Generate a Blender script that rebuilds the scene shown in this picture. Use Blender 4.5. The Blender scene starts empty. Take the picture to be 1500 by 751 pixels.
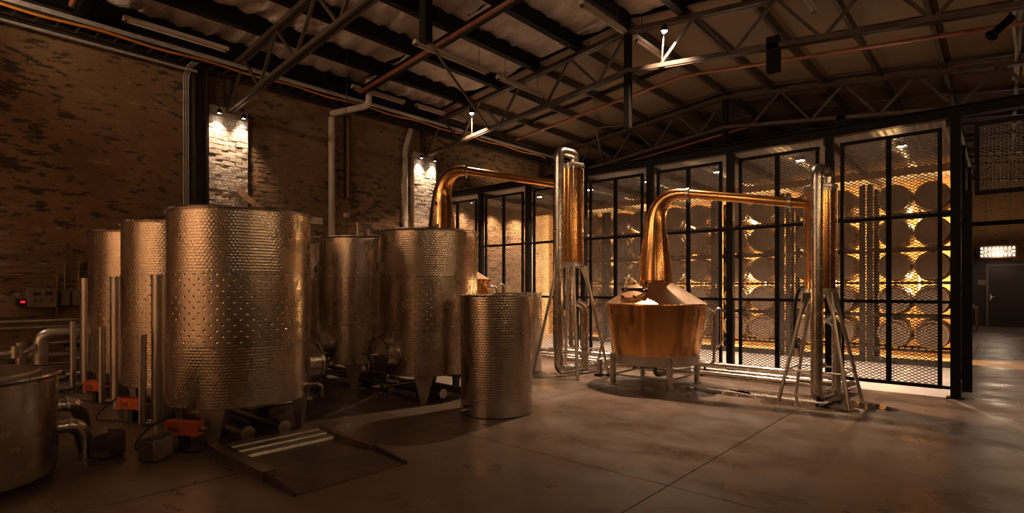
import bpy, math, random
from mathutils import Vector, Matrix
random.seed(7)
R = math.radians
scene = bpy.context.scene
col = scene.collection

# ------------------------------------------------------------------ camera, world, exposure
YAW = R(41.7)
FPX = 809.0
cam_d = bpy.data.cameras.new('camera')
cam_d.sensor_width = 36.0
cam_d.lens = FPX / 1500 * 36.0
cam_d.shift_y = (421 - 375.5) / 1500
cam_d.clip_start = 0.05
cam_d.clip_end = 200
cam = bpy.data.objects.new('camera', cam_d)
col.objects.link(cam)
cam.location = (0, 0, 1.35)
cam.rotation_euler = (R(90), 0, YAW)
scene.camera = cam

world = bpy.data.worlds.new('world')
scene.world = world
world.use_nodes = True
world.node_tree.nodes['Background'].inputs[0].default_value = (1.0, 0.72, 0.5, 1)
world.node_tree.nodes['Background'].inputs[1].default_value = 0.02

vs = scene.view_settings
vs.view_transform = 'Standard'
vs.look = 'None'
vs.exposure = 0.0
vs.gamma = 1.0
vs.use_curve_mapping = False
scene.cycles.caustics_reflective = False
scene.cycles.caustics_refractive = False
scene.cycles.sample_clamp_indirect = 6.0
scene.cycles.denoising_prefilter = 'NONE'

WARM = (1.0, 0.66, 0.41)
WARMW = (1.0, 0.70, 0.47)
AMBER = (1.0, 0.55, 0.19)
# lamp powers (each lamp's light is made in its own builder)
P_TRUSS = 1900.0
P_PILLAR = 110.0
P_CAGE = 720.0
P_TUBE = 260.0
P_FILL = 28.0
P_UP = 28.0
P_WASH = 1000.0
P_TRUSSUP = 130.0
P_ADDED_SCONCE = 14.0

def make_light(kind, loc, power, color, parent=None, radius=0.04, target=None, size=None, blend=0.4):
    d = bpy.data.lights.new('lamp_light', kind)
    d.energy = power
    d.color = color
    if kind in ('POINT', 'SPOT'):
        d.shadow_soft_size = radius
    if kind == 'SPOT':
        d.spot_size = size
        d.spot_blend = blend
    o = bpy.data.objects.new('lamp_light', d)
    col.objects.link(o)
    o.location = loc
    if target is not None:
        o.rotation_euler = (Vector(target) - Vector(loc)).to_track_quat('-Z', 'Y').to_euler()
    if parent is not None:
        o.parent = parent
    return o

# ------------------------------------------------------------------ materials
class NT:
    def __init__(s, name):
        s.m = bpy.data.materials.new(name)
        s.m.use_nodes = True
        s.t = s.m.node_tree
        s.b = s.t.nodes['Principled BSDF']
    def n(s, typ, **kw):
        nd = s.t.nodes.new(typ)
        for k, v in kw.items():
            setattr(nd, k, v)
        return nd
    def l(s, a, b):
        s.t.links.new(a, b)
    def math(s, op, a, b=None, c=None):
        nd = s.n('ShaderNodeMath', operation=op)
        for i, x in enumerate((a, b, c)):
            if x is None:
                continue
            if isinstance(x, (int, float)):
                nd.inputs[i].default_value = x
            else:
                s.l(x, nd.inputs[i])
        return nd.outputs[0]
    def pos(s, scale=(1, 1, 1)):
        g = s.n('ShaderNodeNewGeometry')
        mp = s.n('ShaderNodeMapping')
        mp.inputs['Scale'].default_value = scale
        s.l(g.outputs['Position'], mp.inputs['Vector'])
        return mp.outputs[0]
    def noise(s, vec, scale, detail=4, rough=0.55):
        nd = s.n('ShaderNodeTexNoise')
        nd.inputs['Scale'].default_value = scale
        nd.inputs['Detail'].default_value = detail
        nd.inputs['Roughness'].default_value = rough
        if vec is not None:
            s.l(vec, nd.inputs['Vector'])
        return nd.outputs['Fac']
    def ramp(s, fac, stops):
        nd = s.n('ShaderNodeValToRGB')
        e = nd.color_ramp.elements
        while len(e) < len(stops):
            e.new(0.5)
        for i, (p, c) in enumerate(stops):
            e[i].position = p
            e[i].color = (c[0], c[1], c[2], 1) if not isinstance(c, (int, float)) else (c, c, c, 1)
        s.l(fac, nd.inputs[0])
        return nd.outputs[0]
    def mix(s, fac, a, b):
        nd = s.n('ShaderNodeMix', data_type='RGBA')
        for i, x in ((0, fac), (6, a), (7, b)):
            if isinstance(x, (int, float)):
                nd.inputs[i].default_value = x
            elif isinstance(x, tuple):
                nd.inputs[i].default_value = (x[0], x[1], x[2], 1)
            else:
                s.l(x, nd.inputs[i])
        return nd.outputs[2]
    def bump(s, h, strength=0.5, dist=0.01):
        nd = s.n('ShaderNodeBump')
        nd.inputs['Strength'].default_value = strength
        nd.inputs['Distance'].default_value = dist
        s.l(h, nd.inputs['Height'])
        s.l(nd.outputs[0], s.b.inputs['Normal'])
    def set(s, color=None, rough=None, metal=None):
        for k, v in (('Base Color', color), ('Roughness', rough), ('Metallic', metal)):
            if v is None:
                continue
            if isinstance(v, (int, float)):
                s.b.inputs[k].default_value = v
            elif isinstance(v, tuple):
                s.b.inputs[k].default_value = (v[0], v[1], v[2], 1)
            else:
                s.l(v, s.b.inputs[k])
        return s.m

M = {}
def plain(name, color, rough=0.5, metal=0.0, var=0.15, scale=6.0):
    t = NT(name)
    f = t.noise(t.pos(), scale, 3)
    lo = tuple(c * (1 - var) for c in color)
    hi = tuple(min(1, c * (1 + var)) for c in color)
    t.set(t.ramp(f, [(0.3, lo), (0.7, hi)]), t.math('MULTIPLY_ADD', f, 0.16, rough - 0.08), metal)
    M[name] = t.m
    return t.m

plain('steel', (0.60, 0.55, 0.50), 0.26, 1.0, 0.10, 9)
plain('steel_dull', (0.42, 0.38, 0.34), 0.42, 1.0, 0.15, 12)
plain('steel_satin', (0.52, 0.48, 0.44), 0.34, 1.0, 0.12, 5)
plain('black_steel', (0.005, 0.0043, 0.004), 0.55, 0.0, 0.2, 8)
M['black_steel'].node_tree.nodes['Principled BSDF'].inputs['Specular IOR Level'].default_value = 0.12
plain('dark_steel', (0.035, 0.026, 0.020), 0.5, 0.3, 0.3, 8)
plain('truss_steel', (0.055, 0.038, 0.028), 0.48, 0.2, 0.35, 6)
plain('grey_box', (0.20, 0.155, 0.12), 0.5, 0.0, 0.15, 8)
plain('dark_plastic', (0.02, 0.018, 0.017), 0.4, 0.0, 0.1, 8)
plain('rubber', (0.015, 0.014, 0.014), 0.35, 0.0, 0.1, 8)
plain('orange_plastic', (0.62, 0.13, 0.035), 0.42, 0.0, 0.15, 14)
plain('orange_cable', (0.55, 0.19, 0.02), 0.5, 0.0, 0.15, 14)
plain('red_pipe', (0.24, 0.075, 0.032), 0.4, 0.0, 0.2, 8)
plain('pvc', (0.50, 0.42, 0.36), 0.45, 0.0, 0.08, 5)
plain('galvanised', (0.46, 0.45, 0.45), 0.48, 0.5, 0.2, 14)
plain('roof_sheet', (0.12, 0.118, 0.122), 0.5, 0.3, 0.2, 10)
plain('batten_white', (0.46, 0.38, 0.32), 0.5, 0.0, 0.1, 6)
plain('timber', (0.30, 0.17, 0.08), 0.6, 0.0, 0.3, 9)
plain('dark_wall', (0.028, 0.021, 0.017), 0.5, 0.0, 0.2, 3)
plain('door_dark', (0.020, 0.014, 0.011), 0.42, 0.0, 0.2, 3)
plain('door_frame', (0.16, 0.12, 0.10), 0.45, 0.0, 0.1, 3)
plain('mesh_steel', (0.17, 0.135, 0.11), 0.5, 0.1, 0.2, 3)
plain('sign_back', (0.10, 0.07, 0.05), 0.5, 0.0, 0.2, 3)
plain('letter_black', (0.01, 0.008, 0.007), 0.5, 0.0, 0.1, 3)
plain('cable_black', (0.012, 0.011, 0.010), 0.5, 0.0, 0.1, 3)
plain('lining', (0.17, 0.105, 0.055), 0.75, 0.0, 0.18, 0.8)
plain('plate_steel', (0.16, 0.125, 0.10), 0.38, 0.85, 0.25, 7)
plain('hoop', (0.13, 0.10, 0.08), 0.5, 0.8, 0.3, 20)

def copper():
    t = NT('copper')
    f = t.noise(t.pos(), 3.0, 4)
    c = t.ramp(f, [(0.25, (0.64, 0.31, 0.10)), (0.6, (0.80, 0.42, 0.16)), (0.85, (0.90, 0.54, 0.23))])
    t.set(c, t.math('MULTIPLY_ADD', t.noise(t.pos(), 4, 3), 0.14, 0.13), 1.0)
    M['copper'] = t.m
    t = NT('copper_pale')
    f = t.noise(t.pos(), 6.0, 4)
    c = t.ramp(f, [(0.25, (0.84, 0.54, 0.34)), (0.75, (0.93, 0.68, 0.48))])
    t.set(c, 0.36, 1.0)
    M['copper_pale'] = t.m
copper()

def tank_mat(name, dots):
    """quilted stainless sheet; the cooling jacket also has a staggered grid of spot welds"""
    t = NT(name)
    uv = t.n('ShaderNodeUVMap').outputs[0]
    sp = t.n('ShaderNodeSeparateXYZ')
    t.l(uv, sp.inputs[0])
    u, v = sp.outputs[0], sp.outputs[1]
    b = t.math('DIVIDE', v, 0.026)
    row = t.math('FLOOR', b)
    a = t.math('ADD', t.math('DIVIDE', u, 0.039), t.math('MULTIPLY', t.math('MODULO', row, 2.0), 0.5))
    fx = t.math('SUBTRACT', t.math('FRACT', a), 0.5)
    fy = t.math('SUBTRACT', t.math('FRACT', b), 0.5)
    d2 = t.math('ADD', t.math('MULTIPLY', fx, fx), t.math('MULTIPLY', fy, fy))
    h = t.math('SUBTRACT', 0.5, t.math('MINIMUM', t.math('MULTIPLY', d2, 2.0), 0.5))
    if dots:
        b2 = t.math('DIVIDE', v, 0.048)
        r2 = t.math('FLOOR', b2)
        a2 = t.math('ADD', t.math('DIVIDE', u, 0.0975), t.math('MULTIPLY', t.math('MODULO', r2, 2.0), 0.5))
        gx = t.math('MULTIPLY', t.math('SUBTRACT', t.math('FRACT', a2), 0.5), 0.0975)
        gy = t.math('MULTIPLY', t.math('SUBTRACT', t.math('FRACT', b2), 0.5), 0.048)
        dd = t.math('SQRT', t.math('ADD', t.math('MULTIPLY', gx, gx), t.math('MULTIPLY', gy, gy)))
        dent = t.math('MINIMUM', t.math('DIVIDE', dd, 0.013), 1.0)
        h = t.math('ADD', t.math('MULTIPLY', h, 0.30), t.math('MULTIPLY', dent, 2.0))
    c = t.ramp(t.noise(t.pos((1, 1, 0.3)), 7, 4), [(0.3, (0.52, 0.44, 0.365)), (0.7, (0.66, 0.57, 0.48))])
    t.set(c, t.math('MULTIPLY_ADD', t.noise(t.pos((1, 1, 0.3)), 5, 3), 0.14, 0.20), 1.0)
    t.bump(h, 0.55, 0.0042)
    M[name] = t.m
tank_mat('tank_quilt', False)
tank_mat('tank_jacket', True)

def concrete(name, lo, hi, r0, r1):
    t = NT(name)
    p = t.pos()
    f = t.noise(p, 0.9, 6, 0.62)
    f2 = t.noise(p, 9.0, 5, 0.6)
    c = t.ramp(f, [(0.3, lo), (0.7, hi)])
    c = t.mix(t.math('MULTIPLY', t.ramp(f2, [(0.45, 0.0), (0.75, 1.0)]), 0.35), c, tuple(x * 0.55 for x in lo))
    fr = t.noise(t.pos((0.8, 1.2, 1)), 1.6, 5, 0.65)
    t.set(c, t.ramp(fr, [(0.35, r0), (0.68, r1)]))
    t.bump(f2, 0.16, 0.004)
    M[name] = t.m
concrete('concrete', (0.085, 0.060, 0.046), (0.175, 0.125, 0.098), 0.24, 0.52)
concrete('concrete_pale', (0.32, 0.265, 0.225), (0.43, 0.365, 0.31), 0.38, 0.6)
concrete('joint_dark', (0.02, 0.015, 0.012), (0.03, 0.022, 0.018), 0.7, 0.8)

def brick_mat(name, paint_lo, paint_hi, bare, flake, amount):
    """painted brick whose paint has flaked off in ragged streaks"""
    t = NT(name)
    f = t.noise(t.pos((1, 1, 1)), 1.1, 5, 0.6)
    c = t.ramp(f, [(0.3, paint_lo), (0.7, paint_hi)])
    oi = t.n('ShaderNodeObjectInfo')
    c = t.mix(t.math('MULTIPLY', oi.outputs['Random'], 0.10), c, tuple(x * 0.6 for x in paint_lo))
    p1 = t.pos((1.3, 1.3, 4.2))
    chips = t.math('MULTIPLY', t.noise(p1, 2.6, 6, 0.68), t.math('MULTIPLY_ADD', t.noise(t.pos(), 0.55, 2), 0.5, 0.75))
    c = t.mix(t.ramp(chips, [(amount, 0.0), (amount + 0.035, 1.0)]), c, bare)
    p2 = t.n('ShaderNodeVectorMath', operation='ADD')
    t.l(p1, p2.inputs[0])
    p2.inputs[1].default_value = (13.1, 4.2, 7.7)
    pale = t.noise(p2.outputs[0], 2.1, 6, 0.66)
    c = t.mix(t.ramp(pale, [(0.60, 0.0), (0.66, 0.55)]), c, flake)
    t.set(c, 0.78)
    t.bump(t.math('ADD', t.noise(t.pos((1, 1, 2)), 22, 5, 0.7), t.math('MULTIPLY', chips, -1.5)), 1.0, 0.022)
    M[name] = t.m
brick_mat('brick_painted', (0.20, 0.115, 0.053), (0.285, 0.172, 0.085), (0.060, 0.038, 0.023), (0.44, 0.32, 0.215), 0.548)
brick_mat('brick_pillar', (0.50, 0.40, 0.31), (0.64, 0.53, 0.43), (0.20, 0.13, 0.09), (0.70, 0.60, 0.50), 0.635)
brick_mat('brick_warm', (0.34, 0.19, 0.08), (0.45, 0.27, 0.12), (0.14, 0.07, 0.03), (0.50, 0.34, 0.2), 0.60)
plain('mortar', (0.10, 0.060, 0.030), 0.85, 0.0, 0.3, 9)

def foil():
    t = NT('foil')
    p = t.pos()
    f = t.noise(p, 3.2, 5, 0.7)
    c = t.ramp(f, [(0.3, (0.55, 0.45, 0.38)), (0.7, (0.80, 0.70, 0.62))])
    t.set(c, t.math('MULTIPLY_ADD', t.noise(p, 14, 3), 0.25, 0.38), 0.35)
    t.bump(t.noise(t.pos((1, 2.6, 1)), 6, 5, 0.65), 1.0, 0.07)
    M['foil'] = t.m
foil()

def oak():
    t = NT('oak_stave')
    f = t.noise(t.pos((14, 2, 14)), 1.4, 4)
    t.set(t.ramp(f, [(0.3, (0.20, 0.105, 0.045)), (0.7, (0.36, 0.21, 0.10))]), 0.6)
    M['oak_stave'] = t.m
    t = NT('oak_head')
    f = t.noise(t.pos((18, 1, 2)), 1.6, 4)
    t.set(t.ramp(f, [(0.3, (0.14, 0.085, 0.048)), (0.7, (0.235, 0.15, 0.09))]), 0.65)
    M['oak_head'] = t.m
oak()

def emit(name, color, strength):
    t = NT(name)
    t.set((0.02, 0.02, 0.02), 0.4)
    t.b.inputs['Emission Color'].default_value = (*color, 1)
    t.b.inputs['Emission Strength'].default_value = strength
    M[name] = t.m
emit('glow_spot', (1.0, 0.86, 0.68), 60)
emit('glow_tube', (1.0, 0.62, 0.22), 22)
emit('glow_bulb', (1.0, 0.86, 0.66), 6)
emit('glow_added_sconce', (1.0, 0.62, 0.25), 26)
emit('glow_panel', (1.0, 0.90, 0.78), 14)
emit('glow_red', (1.0, 0.012, 0.02), 1.6)

def puddle_mat():
    t = NT('wet_concrete')
    t.set(t.ramp(t.noise(t.pos(), 2, 4), [(0.3, (0.045, 0.03, 0.02)), (0.7, (0.08, 0.055, 0.04))]), 0.06)
    t.bump(t.noise(t.pos(), 5, 2), 0.08, 0.01)
    M['wet_concrete'] = t.m
puddle_mat()

# ------------------------------------------------------------------ mesh builder
class MB:
    def __init__(s):
        s.v, s.f, s.uv = [], [], {}
    def quad(s, pts):
        i = len(s.v)
        s.v += [tuple(p) for p in pts]
        s.f.append(tuple(range(i, i + len(pts))))
        return s
    def box(s, x0, x1, y0, y1, z0, z1):
        i = len(s.v)
        s.v += [(x, y, z) for z in (z0, z1) for y in (y0, y1) for x in (x0, x1)]
        for f in ((0, 2, 3, 1), (4, 5, 7, 6), (0, 1, 5, 4), (2, 6, 7, 3), (0, 4, 6, 2), (1, 3, 7, 5)):
            s.f.append(tuple(i + k for k in f))
        return s
    def hexa(s, lo, hi):
        """eight corners: four at the bottom, four at the top, both counter-clockwise"""
        i = len(s.v)
        s.v += [tuple(p) for p in lo] + [tuple(p) for p in hi]
        s.f += [(i + 3, i + 2, i + 1, i), (i + 4, i + 5, i + 6, i + 7)]
        for k in range(4):
            j = (k + 1) % 4
            s.f.append((i + k, i + j, i + 4 + j, i + 4 + k))
        return s
    def bar(s, p, q, w, h, up=(0, 0, 1)):
        p, q, up = Vector(p), Vector(q), Vector(up)
        d = (q - p).normalized()
        if abs(d.dot(up)) > 0.98:
            up = Vector((1, 0, 0))
        a = d.cross(up).normalized() * (w / 2)
        b = a.cross(d).normalized() * (h / 2)
        i = len(s.v)
        for c in (p, q):
            s.v += [tuple(c - a - b), tuple(c + a - b), tuple(c + a + b), tuple(c - a + b)]
        s.f += [(i, i + 1, i + 2, i + 3), (i + 7, i + 6, i + 5, i + 4)]
        for k in range(4):
            j = (k + 1) % 4
            s.f.append((i + j, i + k, i + 4 + k, i + 4 + j))
        return s
    def tube(s, path, r, seg=14, cap=True):
        P = [Vector(p) for p in path]
        rad = r if isinstance(r, (list, tuple)) else [r] * len(P)
        T = []
        for k in range(len(P)):
            d = P[min(k + 1, len(P) - 1)] - P[max(k - 1, 0)]
            T.append(d.normalized())
        ref = Vector((0, 0, 1)) if abs(T[0].z) < 0.9 else Vector((1, 0, 0))
        a = T[0].cross(ref).normalized()
        base = len(s.v)
        for k in range(len(P)):
            a = (a - T[k] * a.dot(T[k])).normalized()
            b = T[k].cross(a)
            for j in range(seg):
                an = 2 * math.pi * j / seg
                s.v.append(tuple(P[k] + (a * math.cos(an) + b * math.sin(an)) * rad[k]))
        for k in range(len(P) - 1):
            for j in range(seg):
                j2 = (j + 1) % seg
                A = base + k * seg
                s.f.append((A + j, A + j2, A + seg + j2, A + seg + j))
        if cap:
            s.f.append(tuple(base + j for j in reversed(range(seg))))
            s.f.append(tuple(base + (len(P) - 1) * seg + j for j in range(seg)))
        return s
    def lathe(s, prof, seg=48, c=(0, 0), circ=3.9, close=False):
        base = len(s.v)
        n = len(prof)
        for (r, z) in prof:
            for j in range(seg):
                an = 2 * math.pi * j / seg
                s.v.append((c[0] + r * math.cos(an), c[1] + r * math.sin(an), z))
        for k in range(n - 1 if not close else n):
            k2 = (k + 1) % n
            for j in range(seg):
                j2 = (j + 1) % seg
                s.uv[len(s.f)] = [(circ * j / seg, prof[k][1]), (circ * (j + 1) / seg, prof[k][1]),
                                  (circ * (j + 1) / seg, prof[k2][1]), (circ * j / seg, prof[k2][1])]
                s.f.append((base + k * seg + j, base + k * seg + j2, base + k2 * seg + j2, base + k2 * seg + j))
        return s
    def disc(s, r, z, seg=48, c=(0, 0), up=True):
        i = len(s.v)
        s.v += [(c[0] + r * math.cos(2 * math.pi * j / seg), c[1] + r * math.sin(2 * math.pi * j / seg), z) for j in range(seg)]
        s.f.append(tuple(i + j for j in (range(seg) if up else reversed(range(seg)))))
        return s
    def xf(s, mat):
        s.v = [tuple(mat @ Vector(p)) for p in s.v]
        return s
    def mesh(s, name, mat, sharp=35):
        me = bpy.data.meshes.new(name)
        me.from_pydata(s.v, [], s.f)
        if s.uv:
            lay = me.uv_layers.new(name='UVMap')
            for pi, p in enumerate(me.polygons):
                if pi in s.uv:
                    for k, li in enumerate(p.loop_indices):
                        lay.data[li].uv = s.uv[pi][k]
        me.polygons.foreach_set('use_smooth', [True] * len(me.polygons))
        me.materials.append(M[mat] if isinstance(mat, str) else mat)
        me.update()
        me.set_sharp_from_angle(angle=R(sharp))
        return me
    def build(s, name, mat, parent=None, loc=(0, 0, 0), sharp=35):
        return place(name, s.mesh(name, mat, sharp), parent, loc)

def place(name, me, parent=None, loc=(0, 0, 0), rot=None):
    o = bpy.data.objects.new(name, me)
    col.objects.link(o)
    o.location = loc
    if rot:
        o.rotation_euler = rot
    if parent is not None:
        o.parent = parent
    return o

def tag(o, label=None, cat=None, group=None, kind=None):
    if label: o['label'] = label
    if cat: o['category'] = cat
    if group: o['group'] = group
    if kind: o['kind'] = kind
    return o

def thing(name, label, cat, loc=(0, 0, 0), rz=0.0, group=None, kind=None):
    o = bpy.data.objects.new(name, None)
    col.objects.link(o)
    o.empty_display_size = 0.1
    o.location = loc
    o.rotation_euler = (0, 0, rz)
    return tag(o, label, cat, group, kind)

def copy_tree(o, parent=None, loc=None, rz=None):
    c = o.copy()
    col.objects.link(c)
    c.parent = parent
    if loc is not None: c.location = loc
    if rz is not None: c.rotation_euler = (0, 0, rz)
    for ch in list(o.children):
        copy_tree(ch, c)
    return c

def arc(c, r, a0, a1, n, ex, ey):
    """points on an arc in the plane ex, ey round c"""
    c, ex, ey = Vector(c), Vector(ex), Vector(ey)
    return [tuple(c + ex * (r * math.cos(a0 + (a1 - a0) * k / n)) + ey * (r * math.sin(a0 + (a1 - a0) * k / n))) for k in range(n + 1)]

def smooth_path(pts, r=0.1, n=5):
    """polyline with its corners rounded"""
    P = [Vector(p) for p in pts]
    out = [tuple(P[0])]
    for k in range(1, len(P) - 1):
        a, b = (P[k - 1] - P[k]), (P[k + 1] - P[k])
        ra, rb = min(r, a.length * 0.49), min(r, b.length * 0.49)
        A, B = P[k] + a.normalized() * ra, P[k] + b.normalized() * rb
        for j in range(n + 1):
            t = j / n
            out.append(tuple(A * (1 - t) ** 2 + P[k] * 2 * t * (1 - t) + B * t * t))
    out.append(tuple(P[-1]))
    return out

def cat_path(pts, n=6):
    """smooth curve through all the points"""
    P = [Vector(p) for p in pts]
    P = [P[0] * 2 - P[1]] + P + [P[-1] * 2 - P[-2]]
    out = []
    for k in range(1, len(P) - 2):
        for j in range(n):
            t = j / n
            a, b, c, d = P[k - 1], P[k], P[k + 1], P[k + 2]
            out.append(tuple(0.5 * ((2 * b) + (c - a) * t + (2 * a - 5 * b + 4 * c - d) * t * t + (3 * b - a - 3 * c + d) * t ** 3)))
    out.append(tuple(P[-2]))
    return out

# ------------------------------------------------------------------ dimensions read off the photograph
WX = -10.05          # brick wall face
PX = -9.92           # pillar face
RIDGE = -4.67
RX = 2.6             # far side of the hall
FY = 8.63            # cage fence line
BY = 13.4            # cage back wall
EY = 25.6            # end wall
SY = -4.2            # wall behind the camera
TRUSS_Y = (-0.46, 3.84, 8.14, 12.44, 16.74, 21.04)
def z_bot(x): return 4.94 - 0.11 * abs(x - RIDGE)
def z_top(x): return 5.60 - 0.107 * abs(x - RIDGE)

# ------------------------------------------------------------------ floor
fl = MB().box(WX - 0.1, RX, SY, EY, -0.15, -0.012).build('floor', 'joint_dark')
tag(fl, 'dark brown polished concrete floor cut into large slabs', kind='structure')
xs = [WX, -9.08, -6.62, -4.16, -1.71, 0.75, RX]
ys = [SY, -1.0, 3.52, 7.86]
g = 0.0045
for i in range(len(xs) - 1):
    for j in range(len(ys) - 1):
        MB().box(xs[i] + g, xs[i + 1] - g, ys[j] + g, ys[j + 1] - g, -0.05, 0).build('slab', 'concrete', fl)
MB().box(WX, RX, 7.86 + g, FY - 0.05 - g, -0.05, 0).build('slab', 'concrete', fl)
for k in range(5):
    x1 = WX + (k + 1) * (-0.45 - WX) / 4 if k < 3 else (-0.45 if k == 3 else RX)
    x0 = WX + k * (-0.45 - WX) / 4 if k < 4 else -0.45
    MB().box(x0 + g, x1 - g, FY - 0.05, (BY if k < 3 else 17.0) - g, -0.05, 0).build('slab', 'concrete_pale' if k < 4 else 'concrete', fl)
MB().box(-1.25, RX, 17.0, EY, -0.05, 0).build('slab', 'concrete', fl)

# ------------------------------------------------------------------ brick wall
wl = MB().box(WX - 0.3, WX - 0.004, SY, EY, 0, 5.6).build('wall_left', 'brick_painted')
tag(wl, 'old brown painted brick wall with flaking paint beside the tanks', kind='structure')
BL, BH, JT = 0.23, 0.076, 0.010
def brick_verts(rng, l, h, d, proud):
    """one brick as eight corners, face towards +X; ragged corners"""
    j = lambda a: rng.uniform(-a, a)
    lo = [(-0.04, 0.0, 0), (proud + j(.003), 0.003 + j(.003), j(.003)), (proud + j(.003), l - 0.003 + j(.003), j(.003)), (-0.04, l, 0)]
    hi = [(-0.04, 0.0, h), (proud + j(.003), 0.003 + j(.003), h + j(.003)), (proud + j(.003), l - 0.003 + j(.003), h + j(.003)), (-0.04, l, h)]
    return lo, hi
rng = random.Random(3)
variants = []
for k in range(14):
    m = MB()
    m.hexa(*brick_verts(rng, BL, BH, 0.1, rng.choice((-0.002, 0.0, 0.001, 0.002, 0.003, 0.005))))
    variants.append(m.mesh('brick', 'brick_painted'))
rest = MB()
cand = []
row = 0
z = 0.0
while z < 4.92:
    y = -1.72 + (0.12 if row % 2 else 0.0)
    while y < 13.2:
        cand.append((y, z))
        y += BL + JT
    z += BH + JT
    row += 1
def seen(y, z):
    u = 750 + FPX * ((math.cos(YAW) * WX + math.sin(YAW) * y) / (-math.sin(YAW) * WX + math.cos(YAW) * y))
    return 2 < u < 278 and z > (2.35 if y > 1.75 else 1.0)
order = sorted([c for c in cand if seen(*c)], key=lambda c: c[0] ** 2 + (c[1] - 1.35) ** 2)
own = set(order[:290])
for c in cand:
    if c in own:
        place('brick', rng.choice(variants), wl, (WX, c[0], c[1]))
    else:
        lo, hi = brick_verts(rng, BL, BH, 0.1, rng.choice((-0.002, 0.0, 0.001, 0.002, 0.003, 0.006)))
        rest.hexa([(p[0] + WX, p[1] + c[0], p[2] + c[1]) for p in lo], [(p[0] + WX, p[1] + c[0], p[2] + c[1]) for p in hi])
tag(rest.build('brickwork', 'brick_painted', wl), kind='stuff')

# brick pillars, each with two downlights at its head
pvars = []
for k in range(12):
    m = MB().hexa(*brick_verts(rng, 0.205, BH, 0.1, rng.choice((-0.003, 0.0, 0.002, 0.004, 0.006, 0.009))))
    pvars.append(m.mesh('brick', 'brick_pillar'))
pillar_words = ['behind the control boxes', 'behind the tank by the floor scale', 'next to the tall still neck', 'inside the mesh cage']
def pillar(k, yc):
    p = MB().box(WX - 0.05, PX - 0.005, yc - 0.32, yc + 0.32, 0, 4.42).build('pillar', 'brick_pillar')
    tag(p, 'pale brick pillar %s' % pillar_words[k], kind='structure')
    z, row = 0.0, 0
    while z < 4.34:
        y = yc - 0.32 if row % 2 == 0 else yc - 0.32
        widths = (3,) if row % 2 == 0 else (4,)
        if row % 2 == 0:
            for n in range(3):
                place('brick', rng.choice(pvars), p, (PX, yc - 0.32 + n * 0.2155, z))
        else:
            for n, (o, s) in enumerate(((0.0, 0.5), (0.108, 1.0), (0.3235, 1.0), (0.539, 0.49))):
                b = place('brick', rng.choice(pvars), p, (PX, yc - 0.32 + o, z))
                b.scale = (1, s, 1)
        z += BH + JT
        row += 1
    for n, dy in enumerate((-0.19, 0.21)):
        t = thing('spotlight', 'small downlight heading the pale pillar %s' % pillar_words[k], 'spotlight',
                  (PX + 0.10, yc + dy, 4.27), group='downlights on the pillar %s' % pillar_words[k])
        MB().lathe([(0.0, 0.07), (0.032, 0.07), (0.036, 0.0), (0.030, -0.004), (0.028, 0.004)], 16).build('housing', 'black_steel', t)
        MB().disc(0.027, 0.002, 16, up=False).build('lens', 'glow_spot', t)
        MB().tube([(0, 0, 0.07), (-0.02, 0, 0.14), (-0.12, 0, 0.16)], 0.008, 8).build('arm', 'black_steel', t)
        make_light('SPOT', (0, 0, -0.012), P_PILLAR, WARMW, t, 0.02, (-0.06, 0, -1.0), R(84), 1.0)
for k, yc in enumerate(TRUSS_Y[:4]):
    pillar(k, yc)

# other walls
def wall(name, x0, x1, y0, y1, z0, z1, mat, label):
    return tag(MB().box(x0, x1, y0, y1, z0, z1).build(name, mat), label, kind='structure')
wall('wall_right', RX, RX + 0.2, SY, EY, 0, 5.2, 'brick_painted', 'brown painted brick wall along the other side of the hall')
wall('wall_front', WX, RX, SY - 0.2, SY, 0, 6.2, 'brick_pillar', 'unseen brick wall closing the hall, made pale to bounce light')  # out of view; pale surface chosen to brighten the tank reflections
wall('wall_back', WX, RX, EY, EY + 0.2, 0, 6.2, 'brick_warm', 'brown brick end wall above the lavatory door')
wall('wall_cage_back', WX, -0.46, BY, BY + 0.15, 0, 3.62, 'brick_warm', 'warm brown brick wall behind the barrel racks')
wall('wall_corridor', -1.25, -1.1, BY + 0.15, 24.9, 0, 3.62, 'dark_wall', 'dark wall along the passage to the lavatory')
wl2 = wall('wall_lavatory', -1.24, RX, EY - 0.06, EY, 0, 2.3, 'dark_wall', 'dark painted lower wall round the lavatory door')

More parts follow.
